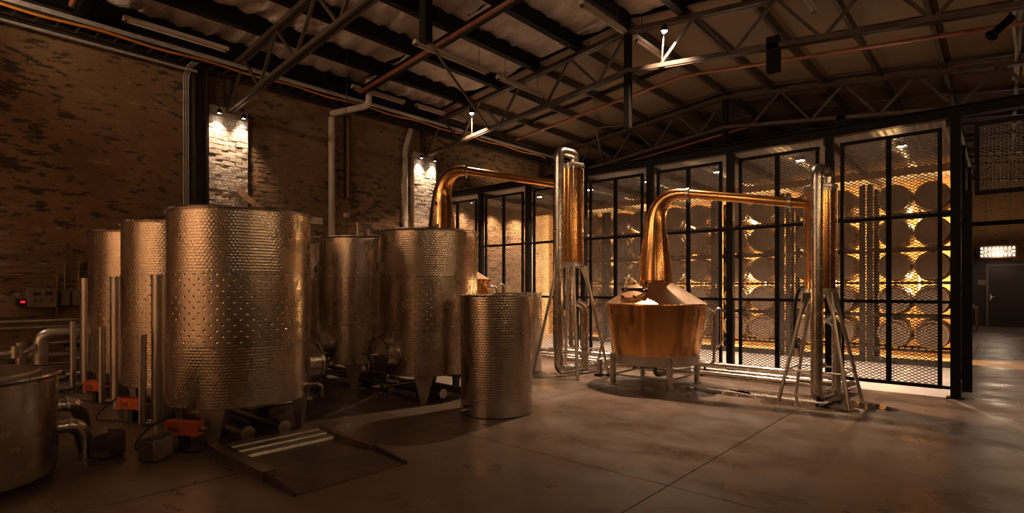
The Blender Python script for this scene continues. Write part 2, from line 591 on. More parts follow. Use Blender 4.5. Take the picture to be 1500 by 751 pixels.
# ------------------------------------------------------------------ roof: lining, foil, purlins
ce = MB().quad([(WX - 0.3, SY - 0.2, z_top(WX) + 0.55), (RIDGE, SY - 0.2, z_top(RIDGE) + 0.55), (RIDGE, EY + 0.2, z_top(RIDGE) + 0.55), (WX - 0.3, EY + 0.2, z_top(WX) + 0.55)])
ce.quad([(RIDGE, SY - 0.2, z_top(RIDGE) + 0.55), (RX + 0.3, SY - 0.2, z_top(RX) + 0.55), (RX + 0.3, EY + 0.2, z_top(RX) + 0.55), (RIDGE, EY + 0.2, z_top(RIDGE) + 0.55)])
ce = ce.build('ceiling', 'lining')
tag(ce, 'pitched roof lined with silver foil over the tanks and brown sheets beyond', kind='structure')
px_list = [RIDGE + k * 0.968 for k in range(-5, 8)]
edges = [WX - 0.2] + px_list + [RX + 0.1]
def foil_sheet(x0, x1, y0, y1, seed):
    rg = random.Random(seed)
    nx, ny = 12, 26
    ph = [rg.uniform(0, 6.28) for _ in range(6)]
    m = MB()
    for j in range(ny + 1):
        for i in range(nx + 1):
            u, v = i / nx, j / ny
            x, y = x0 + (x1 - x0) * u, y0 + (y1 - y0) * v
            sag = -0.075 * math.sin(math.pi * u) * (0.7 + 0.3 * math.sin(v * 9 + ph[0]))
            wr = 0.030 * math.sin(v * 34 + ph[1] + 2.2 * math.sin(u * 3 + ph[2])) + 0.012 * math.sin(v * 61 + u * 5 + ph[3]) + rg.uniform(-0.010, 0.010)
            m.v.append((x, y, z_top(x) + 0.30 + sag + wr))
    for j in range(ny):
        for i in range(nx):
            a = j * (nx + 1) + i
            m.f.append((a, a + nx + 1, a + nx + 2, a + 1))
    return m
ysf = [SY + k * (8.14 - SY) / 6 for k in range(7)]
s = 0
for i in range(len(edges) - 1):
    for j in range(6):
        s += 1
        foil_sheet(edges[i] + 0.02, edges[i + 1] - 0.02, ysf[j] + 0.006, ysf[j + 1] - 0.006, s).build('foil_sheet', 'foil', ce, sharp=80)
ysl = [8.14 + k * 2.15 for k in range(9)]
for i in range(len(edges) - 1):
    for j in range(8):
        x0, x1, y0, y1 = edges[i] + 0.008, edges[i + 1] - 0.008, ysl[j] + 0.008, min(ysl[j + 1], EY) - 0.008
        m = MB().hexa([(x0, y0, z_top(x0) + 0.20), (x1, y0, z_top(x1) + 0.20), (x1, y1, z_top(x1) + 0.20), (x0, y1, z_top(x0) + 0.20)],
                      [(x0, y0, z_top(x0) + 0.215), (x1, y0, z_top(x1) + 0.215), (x1, y1, z_top(x1) + 0.215), (x0, y1, z_top(x0) + 0.215)])
        m.build('lining_sheet', 'lining', ce)
for x in px_list:
    MB().box(x - 0.06, x + 0.06, SY, 8.14, z_top(x) + 0.05, z_top(x) + 0.29).build('purlin', 'black_steel', ce)
    MB().box(x - 0.03, x + 0.03, 8.14, EY, z_top(x) + 0.05, z_top(x) + 0.20).build('purlin', 'truss_steel', ce)
# battens across the lining, between the trusses
for y in ysl[1:8]:
    for (a, b) in ((WX, RIDGE), (RIDGE, RX)):
        MB().bar((a, y, z_top(a) + 0.165), (b, y, z_top(b) + 0.165), 0.05, 0.06).build('batten', 'truss_steel', ce)
for y in (1.7, 6.0):
    for (a, b) in ((WX, RIDGE), (RIDGE, RX)):
        MB().bar((a, y, z_top(a) + 0.0), (b, y, z_top(b) + 0.0), 0.09, 0.14).build('rafter', 'black_steel', ce)
# eaves beam and dark fascia along the brick wall
MB().box(WX - 0.05, WX + 0.16, SY, EY, 4.93, 5.16).build('eaves_beam', 'dark_steel', ce)
MB().box(WX + 0.30, WX + 0.40, SY, EY, 5.02, 5.17).build('eaves_beam', 'dark_steel', ce)

# ------------------------------------------------------------------ trusses
truss_words = ['over the control boxes', 'over the row of tanks beside the floor scale', 'with two floodlights above the stills',
               'over the barrel racks', 'behind the barrel cage roof', 'near the lavatory end wall']
def truss(k, y):
    t = thing('roof_truss', 'dark steel roof truss %s' % truss_words[k], 'truss', (0, y, 0), group='roof trusses')
    for a, b in ((WX, RIDGE), (RIDGE, RX)):
        for dy in (-0.035, 0.035):
            MB().bar((a, dy, z_top(a)), (b, dy, z_top(b)), 0.05, 0.075).build('top_chord', 'truss_steel', t)
            MB().bar((a, dy, z_bot(a)), (b, dy, z_bot(b)), 0.05, 0.065).build('bottom_chord', 'truss_steel', t)
    MB().box(RIDGE - 0.05, RIDGE + 0.05, -0.05, 0.05, 4.0, z_top(RIDGE)).build('king_post', 'black_steel', t)
    MB().box(-2.47, -2.31, -0.06, 0.06, 4.34, 4.82).build('hanger_plate', 'black_steel', t)
    xs_ = []
    x = WX + 0.15
    while x < RX:
        xs_.append(x)
        x += 0.58
    for i in range(len(xs_) - 1):
        a, b = xs_[i], xs_[i + 1]
        if a < RIDGE < b:
            continue
        p = (a, 0, z_bot(a)) if i % 2 == 0 else (a, 0, z_top(a))
        q = (b, 0, z_top(b)) if i % 2 == 0 else (b, 0, z_bot(b))
        MB().bar(p, q, 0.04, 0.04).build('web_bar', 'truss_steel', t)
    # strut from the pillar up to the truss and long sway rods
    MB().bar((WX + 0.05, 0, 4.30), (WX + 0.05, 0, z_top(WX)), 0.09, 0.09).build('end_post', 'truss_steel', t)
    return t
for k, y in enumerate(TRUSS_Y):
    truss(k, y)
# sway rods between trusses along the ridge
for k, y in enumerate(TRUSS_Y[1:4]):
    words = ['over the tanks', 'over the stills', 'over the barrels'][k]
    o = MB().tube([(RIDGE, y, 4.08), (RIDGE - 2.0, y + 2.1, z_bot(RIDGE - 2) + 0.12), (RIDGE - 3.2, y + 4.3, z_bot(RIDGE - 3.2))], 0.022, 8).build('sway_rod', 'truss_steel')
    tag(o, 'thin diagonal steel rod bracing the roof trusses %s' % words, 'rod')
# red sprinkler pipes that follow the roof slope
for y, words in ((1.55, 'over the tank row beside the floor scale'), (5.85, 'over the tanks beside the stills'), (10.3, 'above the cage roof'), (14.6, 'behind the barrel racks')):
    o = MB().tube([(WX + 1.0, y, z_top(WX + 1) - 0.11), (RIDGE, y, z_top(RIDGE) - 0.11), (RX - 0.2, y, z_top(RX - 0.2) - 0.11)], 0.032, 10).build('sprinkler_pipe', 'red_pipe')
    tag(o, 'rust red sprinkler pipe under the roof %s' % words, 'pipe')

# floodlights on the stills' truss
def floodlight(x, z, label, aim):
    t = thing('floodlight', label, 'lamp', (x, 8.02, z))
    MB().lathe([(0.0, 0.09), (0.035, 0.09), (0.055, 0.0), (0.050, -0.01)], 16).build('housing', 'black_steel', t)
    MB().lathe([(0.0, -0.045), (0.03, -0.03), (0.045, -0.005)], 16).build('bulb', 'glow_spot', t)
    MB().tube([(0, 0, 0.08), (-0.05, 0.06, -0.15), (-0.10, 0.10, z_bot(x) - z)], 0.012, 8).build('arm', 'dark_steel', t)
    make_light('SPOT', (0, 0, -0.06), P_TRUSS, WARM, t, 0.05, aim, R(102), 0.9)
    return t
floodlight(-3.96, 5.36, 'glaring floodlight on the truss above the shorter still', (0.0, -0.05, -4))
floodlight(-8.27, 4.98, 'glaring floodlight on the truss above the taller still', (0.35, -0.15, -4))
# unseen globe lamps added behind the camera as dim fill
def fill_lamp(x, y, z, label):
    t = thing('fill_pendant', label, 'lamp', (x, y, z))
    MB().lathe([(0.0, 0.27), (0.04, 0.26), (0.04, 0.16), (0.0, 0.16)], 20).build('socket', 'black_steel', t)
    MB().lathe([(0.0, -0.02), (0.05, 0.0), (0.08, 0.06), (0.06, 0.13), (0.03, 0.165)], 20).build('bulb', 'glow_bulb', t)
    MB().tube([(0, 0, 0.25), (0, 0, z_top(x) - z)], 0.006, 6).build('cord', 'cable_black', t)
    make_light('POINT', (0, 0, -0.06), P_FILL, WARM, t, 0.06)
fill_lamp(-5.2, -2.4, 3.9, 'unseen bare globe lamp added as fill over the open floor by the front wall')
fill_lamp(1.3, -1.4, 3.9, 'unseen bare globe lamp added as fill beside the other side wall')

# unseen lamps added for the tanks to reflect: front wall washers, side wall sconces
for k, x in enumerate((-7.6, -6.0, -4.4)):
    words = ['near the pillar corner', 'in the middle', 'facing the floor scale'][k]
    t = thing('added_washer', 'unseen downlight added to wash the front wall %s' % words, 'lamp', (x, SY + 0.45, 4.5), group='added washers over the front wall')
    MB().lathe([(0.0, 0.12), (0.05, 0.12), (0.06, 0.0), (0.05, 0.0), (0.045, 0.02)], 16).build('housing', 'black_steel', t)
    MB().disc(0.045, 0.015, 16, up=False).build('lens', 'glow_bulb', t)
    MB().tube([(0, 0, 0.12), (0, 0, z_top(x) - 4.5 + 0.1)], 0.01, 8).build('stem', 'black_steel', t)
    make_light('SPOT', (0, 0, -0.02), P_WASH, (1.0, 0.56, 0.28), t, 0.04, (0, -0.35, -2.0), R(95), 0.8)
for k, y in enumerate((1.5, 3.2, 4.9, 6.6)):  # added glowing sconces, out of view, put streaks on the tanks
    words = ['first from the front wall', 'second from the front wall', 'third from the front wall', 'beside the gate'][k]
    t = thing('added_sconce', 'unseen glowing glass sconce added on the other side wall, %s' % words, 'lamp', (RX, y, 3.2), group='added sconces on the other side wall')
    MB().box(-0.03, 0.0, -0.06, 0.06, -0.12, 0.12).build('back_plate', 'black_steel', t)
    MB().tube([(-0.12, 0, -0.22), (-0.12, 0, 0.22)], 0.06, 16).build('glass', 'glow_added_sconce', t)
    MB().tube([(-0.03, 0, 0), (-0.12, 0, 0)], 0.012, 8).build('arm', 'black_steel', t)
    make_light('POINT', (-0.25, 0, 0), P_ADDED_SCONCE, WARM, t, 0.08)
# uplights added out of view on the control-box truss to brighten the foil
for k, x in enumerate((-8.6, -6.2, -3.6)):
    words = ['close to the brick wall', 'halfway to the ridge', 'past the ridge'][k]
    t = thing('fill_truss_uplight', 'small added fill light clamped on the truss over the control boxes, %s' % words, 'lamp', (x, -0.36, z_bot(x) + 0.10), group='added uplights on the truss')
    MB().tube([(0, 0, 0), (0, 0.06, 0.03), (0, 0.14, 0.07)], [0.03, 0.05, 0.06], 16).build('housing', 'black_steel', t)
    MB().bar((0, -0.05, -0.06), (0, 0.0, 0.0), 0.04, 0.02).build('clamp', 'dark_steel', t)
    make_light('SPOT', (0, 0.17, 0.085), P_TRUSSUP, WARM, t, 0.05, (0, 3.0, 0.85), R(120), 0.8)
# hidden uplights added on the cage roof to brighten the brown lining
for k, x in enumerate((-1.6, -4.2, -6.8, -9.2)):
    words = ['by the passage end', 'over the third bay', 'over the fifth bay', 'by the brick wall'][k]
    t = thing('fill_uplight', 'low added fill light resting on the cage roof %s' % words, 'lamp', (x, 10.6, 3.51), group='added uplights on the cage roof')
    MB().lathe([(0.0, 0.0), (0.09, 0.0), (0.10, 0.10), (0.09, 0.10), (0.08, 0.05), (0.0, 0.05)], 20).build('housing', 'black_steel', t)
    MB().disc(0.08, 0.07, 20).build('lens', 'glow_bulb', t)
    make_light('SPOT', (0, 0, 0.12), P_UP, WARM, t, 0.08, (0, 0.3, 3), R(165), 0.5)

# ------------------------------------------------------------------ services along the wall head
ct = thing('cable_tray', 'galvanised cable tray running along the head of the brick wall', 'cable tray', (WX + 0.42, 0, 4.93))
MB().box(-0.15, -0.14, SY + 0.1, 16, 0, 0.05).build('rail', 'dark_steel', ct)
MB().box(0.14, 0.15, SY + 0.1, 16, 0, 0.05).build('rail', 'dark_steel', ct)
rung = MB().box(-0.14, 0.14, -0.012, 0.012, 0.0, 0.014).mesh('rung', 'truss_steel')
y = 0.4
while y < 14:
    place('rung', rung, ct, (0, y, 0))
    y += 0.22
pts = []
for k in range(60):
    yy = 0.2 + k * 0.2
    pts.append((WX + 0.595 + 0.004 * math.sin(k * 0.7), yy, 4.935 + 0.016 * math.sin(k * 0.9)))
tag(MB().tube(pts, 0.019, 8).build('power_cable', 'orange_cable'), 'orange power cable lying along the cable tray', 'cable')
for k, (dx, dz, r, y0, y1, words) in enumerate(((0.66, 5.00, 0.022, 0.3, 13, 'upper'), (0.72, 4.95, 0.018, 0.3, 13, 'thin lower'), (0.25, 4.86, 0.02, 0.3, 3.3, 'short'))):
    tag(MB().tube([(WX + dx, y0, dz), (WX + dx, y1, dz)], r, 8).build('conduit', 'galvanised'), '%s straight conduit running beside the cable tray' % words, 'conduit')

# fluorescent battens, unlit
batts = [(-9.2, 0.25, 1.35, 5.13, 'wall-side row, over the control boxes'), (-9.2, 2.15, 3.55, 5.13, 'wall-side row, over the tank beside the control boxes'),
         (-9.2, 5.78, 7.0, 5.16, 'wall-side row, over the white downpipe'), (-9.2, 7.3, 8.75, 5.18, 'wall-side row, by the taller still'),
         (-6.53, 5.15, 6.7, 5.0, 'tank row, over the tanks by the stills'), (-6.53, 6.95, 8.25, 5.0, 'tank row, beside the taller still arm'),
         (-4.28, 6.2, 7.35, 5.22, 'ridge row, over the tall condenser'), (-4.28, 7.7, 8.75, 5.25, 'ridge row, beside the king post'),
         (-1.88, 7.1, 8.1, 5.03, 'single one over the shorter condenser')]
for (x, y0, y1, z, words) in batts:
    t = thing('batten_light', 'unlit fluorescent batten under the roof, %s' % words, 'light fitting', (x, (y0 + y1) / 2, z), group='unlit fluorescent battens')
    L = (y1 - y0) / 2
    MB().hexa([(-0.05, -L, -0.03), (0.05, -L, -0.03), (0.05, L, -0.03), (-0.05, L, -0.03)], [(-0.03, -L, 0.03), (0.03, -L, 0.03), (0.03, L, 0.03), (-0.03, L, 0.03)]).build('housing', 'batten_white', t)
    MB().tube([(0, -L + 0.04, -0.05), (0, L - 0.04, -0.05)], 0.014, 8).build('tube', 'batten_white', t)
    for sgn in (-1, 1):
        MB().box(-0.02, 0.02, sgn * (L - 0.03) - 0.01, sgn * (L - 0.03) + 0.01, -0.07, -0.03).build('lamp_holder', 'dark_plastic', t)
        MB().tube([(0, sgn * (L - 0.2), 0.03), (0, sgn * (L - 0.2), z_top(x) + 0.06 - z)], 0.005, 6).build('hanger', 'cable_black', t)

# black track spot aimed at the cage
t = thing('track_spotlight', 'black cylindrical spotlight, unlit, clamped under a roof purlin', 'spotlight', (0.02, 9.45, 4.72))
MB().tube([(0.05, 0.05, 0.07), (-0.12, -0.10, -0.13)], 0.05, 16).build('housing', 'black_steel', t)
MB().tube([(-0.115, -0.095, -0.125), (-0.14, -0.118, -0.155)], [0.05, 0.075], 16, cap=False).build('snoot', 'black_steel', t)
MB().tube([(0.03, 0.03, 0.05), (0.06, 0.06, 0.35)], 0.012, 8).build('arm', 'black_steel', t)
tag(MB().tube(cat_path([(0.12, 8.2, 5.12), (0.14, 9.4, 5.10), (0.10, 10.6, 5.12), (0.15, 12.0, 5.11), (0.12, 13.5, 5.12)]), 0.022, 8).build('conduit', 'galvanised'),
    'wavy conduit tied along the roof purlin by the black spotlight', 'conduit')

# steel column with conduits beside the pillar, downpipes, duct
t = thing('steel_column', 'dark steel column with conduits standing against the brick wall', 'column', (WX + 0.10, 3.38, 0))
MB().box(-0.09, 0.09, -0.10, -0.085, 0, 4.95).box(-0.09, 0.09, 0.085, 0.10, 0, 4.95).box(-0.01, 0.01, -0.085, 0.085, 0, 4.95).build('column_section', 'dark_steel', t)
for dy in (-0.14, -0.175, -0.21):
    MB().tube([(-0.06, dy, 1.0), (-0.06, dy, 4.80), (0.10, dy, 4.93), (0.34, dy, 4.93)], 0.012, 8).build('conduit', 'galvanised', t)
def downpipe(y, r, top, label, bend):
    t = thing('downpipe', label, 'pipe', (WX + 0.09, y, 0))
    path = [(0, 0, 0), (0, 0, top)] + bend
    MB().tube(smooth_path(path, 0.16), r, 14).build('pipe', 'pvc', t)
    for z in (1.4, 2.9, 4.2):
        MB().lathe([(r + 0.001, z - 0.03), (r + 0.008, z - 0.03), (r + 0.008, z + 0.03), (r + 0.001, z + 0.03)], 14).build('collar', 'pvc', t)
downpipe(5.80, 0.062, 4.72, 'pale plastic downpipe on the brick wall behind the steel tanks', [])
downpipe(7.60, 0.060, 4.45, 'pale plastic downpipe hugging the pillar by the tall still', [(0.02, 0.10, 4.75), (0.05, 0.12, 4.9)])
o = MB().tube(smooth_path([(WX + 1.0, 6.05, 5.30), (WX + 1.0, 6.05, 4.82), (WX + 0.09, 5.80, 4.80)], 0.14), 0.060, 14).build('elbow_pipe', 'pvc')
tag(o, 'pale plastic elbow pipe dropping from the roof at the wall head', 'pipe')
t = thing('cable_duct', 'narrow dark cable duct ending halfway down the brick wall', 'duct', (WX + 0.06, 6.17, 3.15))
MB().box(-0.04, 0.04, -0.06, -0.015, 0, 1.7).build('channel', 'dark_steel', t)
MB().box(-0.04, 0.04, 0.015, 0.06, 0, 1.7).build('channel', 'dark_steel', t)
MB().tube([(0.03, 0, 0.02), (0.03, 0, 1.65)], 0.014, 8).build('cable', 'orange_cable', t)
t = thing('hanging_cable', 'thin cable with a small tag hanging down over the tanks', 'cable', (WX + 1.6, 5.2, 1.7))
MB().tube([(0, 0, 0), (0, 0.01, 1.0), (0, 0, z_top(WX + 1.6) + 0.26 - 1.7)], 0.007, 6).build('cord', 'cable_black', t)
MB().box(-0.03, 0.03, -0.04, 0.04, 0.86, 0.93).build('tag', 'batten_white', t)
t = MB().bar((WX + 0.12, 3.98, 3.06), (WX + 0.35, 4.33, 2.68), 0.05, 0.10).build('timber_prop', 'timber')
tag(t, 'short slanted timber stub sticking out by the bright pillar', 'timber')

# ------------------------------------------------------------------ cage: fence
PXS = [-0.44 - 1.36 * k for k in range(7)]
RZ = (0.12, 1.17, 2.25, 3.30)
def expanded(m, x0, x1, z0, z1, y, k=0.54, pitch=0.038, w=0.0095, d=0.004, axis='x'):
    """two families of slanting strands clipped to the rectangle"""
    for sg in (1, -1):
        c0 = z0 - (k * (x1 - x0) if sg > 0 else 0)
        c1 = z1 + (0 if sg > 0 else k * (x1 - x0))
        c = c0 + pitch * 0.3
        while c < c1:
            pts = []
            xa, xb = x0, x1
            za, zb = c, c + sg * k * (x1 - x0)
            def clip(xa, za, xb, zb):
                s_ = (zb - za) / (xb - xa)
                if za < z0: xa, za = xa + (z0 - za) / s_, z0
                if za > z1: xa, za = xa + (z1 - za) / s_, z1
                if zb < z0: xb, zb = xb - (zb - z0) / s_, z0
                if zb > z1: xb, zb = xb - (zb - z1) / s_, z1
                return xa, za, xb, zb
            xa, za, xb, zb = clip(xa, za, xb, zb)
            if xb - xa > 0.01:
                if axis == 'x':
                    m.bar((xa, y, za), (xb, y, zb), d, w)
                else:
                    m.bar((y, xa, za), (y, xb, zb), d, w)
            c += pitch
    return m
fe = thing('mesh_fence', 'tall black steel fence of expanded mesh panels enclosing the barrel store', 'fence', (0, FY, 0))
mesh_me = None
for k, x in enumerate(PXS):
    MB().box(x - 0.05, x + 0.05, -0.05, 0.05, 0.0, 3.46).build('post', 'black_steel', fe)
    MB().box(x - 0.09, x + 0.09, -0.09, 0.09, 0.0, 0.012).build('base_plate', 'black_steel', fe)
MB().box(WX, RX, -0.06, 0.06, 3.545, 3.56).box(WX, RX, -0.06, 0.06, 3.42, 3.435).box(WX, RX, -0.01, 0.01, 3.435, 3.545).build('beam', 'black_steel', fe)
bays = [(PXS[k + 1] + 0.13, PXS[k] - 0.13) for k in range(6)] + [(WX + 0.06, PXS[6] - 0.13)]
frame_me = strand_me = None
for k, (a, b) in enumerate(bays):
    if k in (0, 6):
        w = b - a
        f = MB()
        for zz in RZ:
            f.box(0, w, -0.02, 0.02, zz - 0.022, zz + 0.022)
        for xx in (0.022, w / 2, w - 0.022):
            f.box(xx - (0.03 if abs(xx - w / 2) < 0.01 else 0.022), xx + (0.03 if abs(xx - w / 2) < 0.01 else 0.022), -0.022, 0.022, 0.10, 3.32)
        if k == 0:
            for zz in RZ[:3]:
                f.box(-0.09, 0, -0.018, 0.018, zz - 0.018, zz + 0.018).box(w, w + 0.09, -0.018, 0.018, zz - 0.018, zz + 0.018)
        frame_me = f.mesh('panel_frame', 'black_steel')
        strand_me = expanded(MB(), 0.03, w - 0.03, 0.14, 3.29, 0.0).mesh('expanded_mesh', 'mesh_steel')
    p = place('panel_frame', frame_me, fe, (a, 0, 0))
    tag(place('expanded_mesh', strand_me, p), kind='stuff')
# header over the gateway
a, b = -0.26, 1.5
f = MB()
for zz in (2.48, 3.30):
    f.box(a, b, -0.02, 0.02, zz - 0.025, zz + 0.025)
for xx in (a + 0.02, b - 0.02):
    f.box(xx - 0.022, xx + 0.022, -0.022, 0.022, 2.46, 3.32)
p = f.build('header_frame', 'black_steel', fe)
tag(expanded(MB(), a + 0.03, b - 0.03, 2.50, 3.29, 0.0).build('expanded_mesh', 'mesh_steel', p), kind='stuff')
# gate leaf folded back
gt = thing('gate_leaf', 'narrow dark steel gate leaf standing open at the passage', 'gate', (-0.335, FY + 0.02, 0))
MB().box(-0.05, 0.05, -0.03, 0.03, 0.09, 2.52).build('leaf_panel', 'black_steel', gt)
for zz in (0.4, 1.3, 2.2):
    MB().tube([(-0.055, -0.02, zz), (-0.055, -0.02, zz + 0.1)], 0.014, 10).build('hinge', 'dark_steel', gt)
# cage side along the passage
sf = thing('mesh_side_fence', 'black mesh fence running along the passage to the lavatory', 'fence', (-0.46, 0, 0))
for y in (10.4, 12.35):
    MB().box(-0.04, 0.04, y - 0.04, y + 0.04, 0, 3.42).build('post', 'black_steel', sf)
for (a, b) in ((8.75, 10.36), (10.44, 12.31)):
    f = MB()
    for zz in RZ:
        f.box(-0.02, 0.02, a, b, zz - 0.022, zz + 0.022)
    for yy in (a + 0.02, b - 0.02):
        f.box(-0.022, 0.022, yy - 0.02, yy + 0.02, 0.10, 3.32)
    p = f.build('panel_frame', 'black_steel', sf)
    tag(expanded(MB(), a + 0.03, b - 0.03, 0.14, 3.29, 0.0, axis='y').build('expanded_mesh', 'mesh_steel', p), kind='stuff')
o = MB().box(-0.46, RX, 12.31, 12.39, 2.40, 2.47).build('lintel_bar', 'black_steel')
tag(o, 'slim black steel bar spanning the passage beyond the gate', 'bar')

# cage roof
cc = MB().box(WX, -0.44, FY + 0.06, BY, 3.50, 3.51).build('ceiling_cage', 'galvanised')
tag(cc, 'corrugated metal ceiling of the barrel cage', kind='structure')
for k in range(7):
    x0, x1 = PXS[k] - 1.36 if k < 6 else WX, PXS[k]
    n = int((x1 - x0) / 0.0225)
    m = MB()
    for i in range(n + 1):
        x = x0 + (x1 - x0) * i / n
        zz = 3.47 + 0.012 * math.sin(2 * math.pi * (x - x0) / 0.09)
        m.v += [(x, FY + 0.06, zz), (x, BY, zz)]
    for i in range(n):
        m.f.append((2 * i, 2 * i + 1, 2 * i + 3, 2 * i + 2))
    m.build('roof_sheet', 'roof_sheet', cc, sharp=80)
    MB().box(x1 - 0.10, x1 - 0.05, FY + 0.08, BY, 3.34, 3.45).build('joist', 'dark_steel', cc)
for yy in (11.55,):
    MB().box(WX, -0.44, yy, yy + 0.07, 3.28, 3.40).build('cross_beam', 'timber', cc)
for k in range(6):
    x = -1.12 - 1.36 * k
    t = thing('ceiling_downlight', 'small bright downlight in the cage ceiling, before the rack %s' % ['beside the passage', 'second from the passage', 'third from the passage', 'third from the brick side wall', 'second from the brick side wall', 'next to the brick side wall'][k], 'downlight', (x, 9.85, 3.44), group='downlights under the cage ceiling')
    MB().box(-0.07, 0.07, -0.05, 0.05, -0.02, 0.03).build('housing', 'galvanised', t)
    MB().box(-0.055, 0.055, -0.035, 0.035, -0.028, -0.02).build('lens', 'glow_panel', t)
    make_light('SPOT', (0, 0, -0.04), P_CAGE, (1.0, 0.77, 0.58), t, 0.05, (0, -0.1, -2), R(112), 0.7)

for k, y in enumerate((9.35, 10.45, 11.45)):  # extra lamps added to brighten the brick wall inside the cage
    words = ['beside the mesh fence', 'midway to the barrels', 'beside the barrel racks'][k]
    t = thing('cage_fill_light', 'small downlight added inside the cage to brighten the brick wall, %s' % words, 'downlight', (WX + 0.42, y, 3.40), group='added downlights along the brick wall in the cage')
    MB().lathe([(0.0, 0.06), (0.04, 0.06), (0.045, 0.0), (0.04, -0.004), (0.036, 0.006)], 16).build('housing', 'black_steel', t)
    MB().disc(0.036, 0.003, 16, up=False).build('lens', 'glow_panel', t)
    make_light('SPOT', (0, 0, -0.012), P_PILLAR * 4.0, WARM, t, 0.03, (-0.35, 0, -1.2), R(110), 0.9)

# ------------------------------------------------------------------ barrel racks, barrels, tube lamps
BAYX = [-1.19 - 1.38 * k for k in range(6)]
TIER = [0.545, 1.135, 1.725, 2.325, 2.925]
RY0, RY1 = 11.85, 12.55
rack_words = ['beside the passage', 'second from the passage', 'third from the passage', 'third from the brick side wall', 'second from the brick side wall', 'next to the brick side wall']
rk = None
for k, x in enumerate(BAYX):
    if rk is None:
        rk = thing('barrel_rack', '', 'rack', (x, 0, 0))
        for xx in (-0.63, 0.63):
            for yy in (RY0, RY1):
                MB().box(xx - 0.045, xx + 0.045, yy - 0.04, yy + 0.04, 0, 3.22).build('upright', 'dark_steel', rk)
        for z in TIER:
            for yy in (RY0, RY1):
                MB().box(-0.63, 0.63, yy - 0.02, yy + 0.02, z - 0.315, z - 0.268).build('beam', 'dark_steel', rk)
        MB().box(-0.63, 0.63, RY0 - 0.06, RY0 + 0.06, 0.0, 0.10).build('kick_board', 'dark_steel', rk)
        r0 = rk
    else:
        r0 = copy_tree(rk, None, (x, 0, 0))
    tag(r0, 'dark steel barrel rack of five tiers, %s' % rack_words[k], 'rack', 'barrel racks')
# one barrel, axis along Y, its head towards the fence
def barrel_proto():
    t = thing('barrel', '', 'barrel')
    n = 12
    prof = [(0.238 + 0.026 * math.sin(math.pi * k / n), -0.43 + 0.86 * k / n) for k in range(n + 1)]
    Rm = Matrix.Rotation(R(90), 4, 'X')
    MB().lathe(prof + [(0.215, 0.43), (0.215, 0.40)], 28).xf(Rm).build('staves', 'oak_stave', t)
    MB().disc(0.222, 0.405, 28, up=True).xf(Rm).build('head', 'oak_head', t)
    for zz in (-0.36, -0.22, 0.22, 0.40):
        rr = 0.238 + 0.026 * math.sin(math.pi * (zz + 0.43) / 0.86)
        MB().lathe([(rr, zz - 0.022), (rr + 0.004, zz - 0.022), (rr + 0.004, zz + 0.022), (rr, zz + 0.022)], 28).xf(Rm).build('hoop', 'hoop', t)
    return t
bp = None
tier_words = ['bottom', 'second', 'middle', 'fourth', 'top']
for ti, z in enumerate(TIER):
    for k, x in enumerate(BAYX):
        for dx in (-0.27, 0.27):
            loc = (x + dx, 12.2 + random.uniform(-0.03, 0.03), z)
            if bp is None:
                bp = b = barrel_proto()
                b.location = loc
            else:
                b = copy_tree(bp, None, loc)
            b.rotation_euler = (0, random.uniform(0, 6.28), 0)
            tag(b, 'oak barrel on the %s tier of the rack %s' % (tier_words[ti], rack_words[k]), 'barrel', '%s tier barrels, rack %s' % (tier_words[ti], rack_words[k]))
lamp = None
for k in range(6):
    x = BAYX[k]
    for (z, words) in ((2.60, 'upper'), (1.42, 'lower')):
        if lamp is None:
            t = lamp = thing('tube_lamp', '', 'lamp', (x, 12.9, z))
            MB().tube([(0, 0, -0.17), (0, 0, 0.17)], 0.014, 10).build('tube', 'glow_tube', t)
            MB().tube([(0, 0, 0.17), (0, 0, 0.25)], 0.02, 10).build('socket', 'dark_plastic', t)
            MB().tube([(0, 0, 0.22), (0, 0.10, 0.26), (0, 0.505, 0.26)], 0.008, 8).build('bracket', 'dark_steel', t)
            make_light('POINT', (0.0, -0.03, 0.0), P_TUBE, AMBER, t, 0.03)
        else:
            t = copy_tree(lamp, None, (x, 12.9, z))
        tag(t, '%s amber tube lamp behind barrels, rack %s' % (words, rack_words[k]), 'lamp', 'tube lamps behind the barrels')

# ------------------------------------------------------------------ passage: lavatory door, sign, table
d = thing('door_1', 'dark lavatory door in a pale frame at the passage end', None, (0.05, EY - 0.06, 0), kind='structure')
MB().box(-0.46, 0.46, -0.05, -0.01, 0.01, 2.10).build('door_leaf', 'door_dark', d)
MB().box(-0.52, -0.46, -0.07, 0, 0, 2.16).box(0.46, 0.52, -0.07, 0, 0, 2.16).box(-0.46, 0.46, -0.07, 0, 2.10, 2.16).build('door_frame', 'door_frame', d)
h = MB().box(-0.43, -0.37, -0.06, -0.05, 0.92, 1.12).build('handle_plate', 'steel', d)
MB().tube([(-0.40, -0.06, 1.02), (-0.40, -0.10, 1.02), (-0.29, -0.10, 1.02)], 0.012, 8).build('door_handle', 'steel', d)
sg = thing('lavatory_sign', 'hanging sign reading LAVATORY ringed by rows of glowing bulbs', 'sign', (-0.16, 24.6, 2.36))
sg.scale = (0.67, 0.67, 0.72)
MB().box(-0.68, 0.68, 0.0, 0.08, 0, 0.52).build('board', 'sign_back', sg)
MB().box(-0.69, 0.69, -0.02, 0.09, -0.02, 0.0).box(-0.69, 0.69, -0.02, 0.09, 0.52, 0.54).box(-0.69, -0.67, -0.02, 0.09, 0, 0.52).box(0.67, 0.69, -0.02, 0.09, 0, 0.52).build('edge_frame', 'dark_steel', sg)
bulb = MB().lathe([(0.0, -0.045), (0.030, -0.037), (0.043, -0.018), (0.042, 0.01), (0.03, 0.03)], 12).xf(Matrix.Rotation(R(-90), 4, 'X')).mesh('bulb', 'glow_bulb')
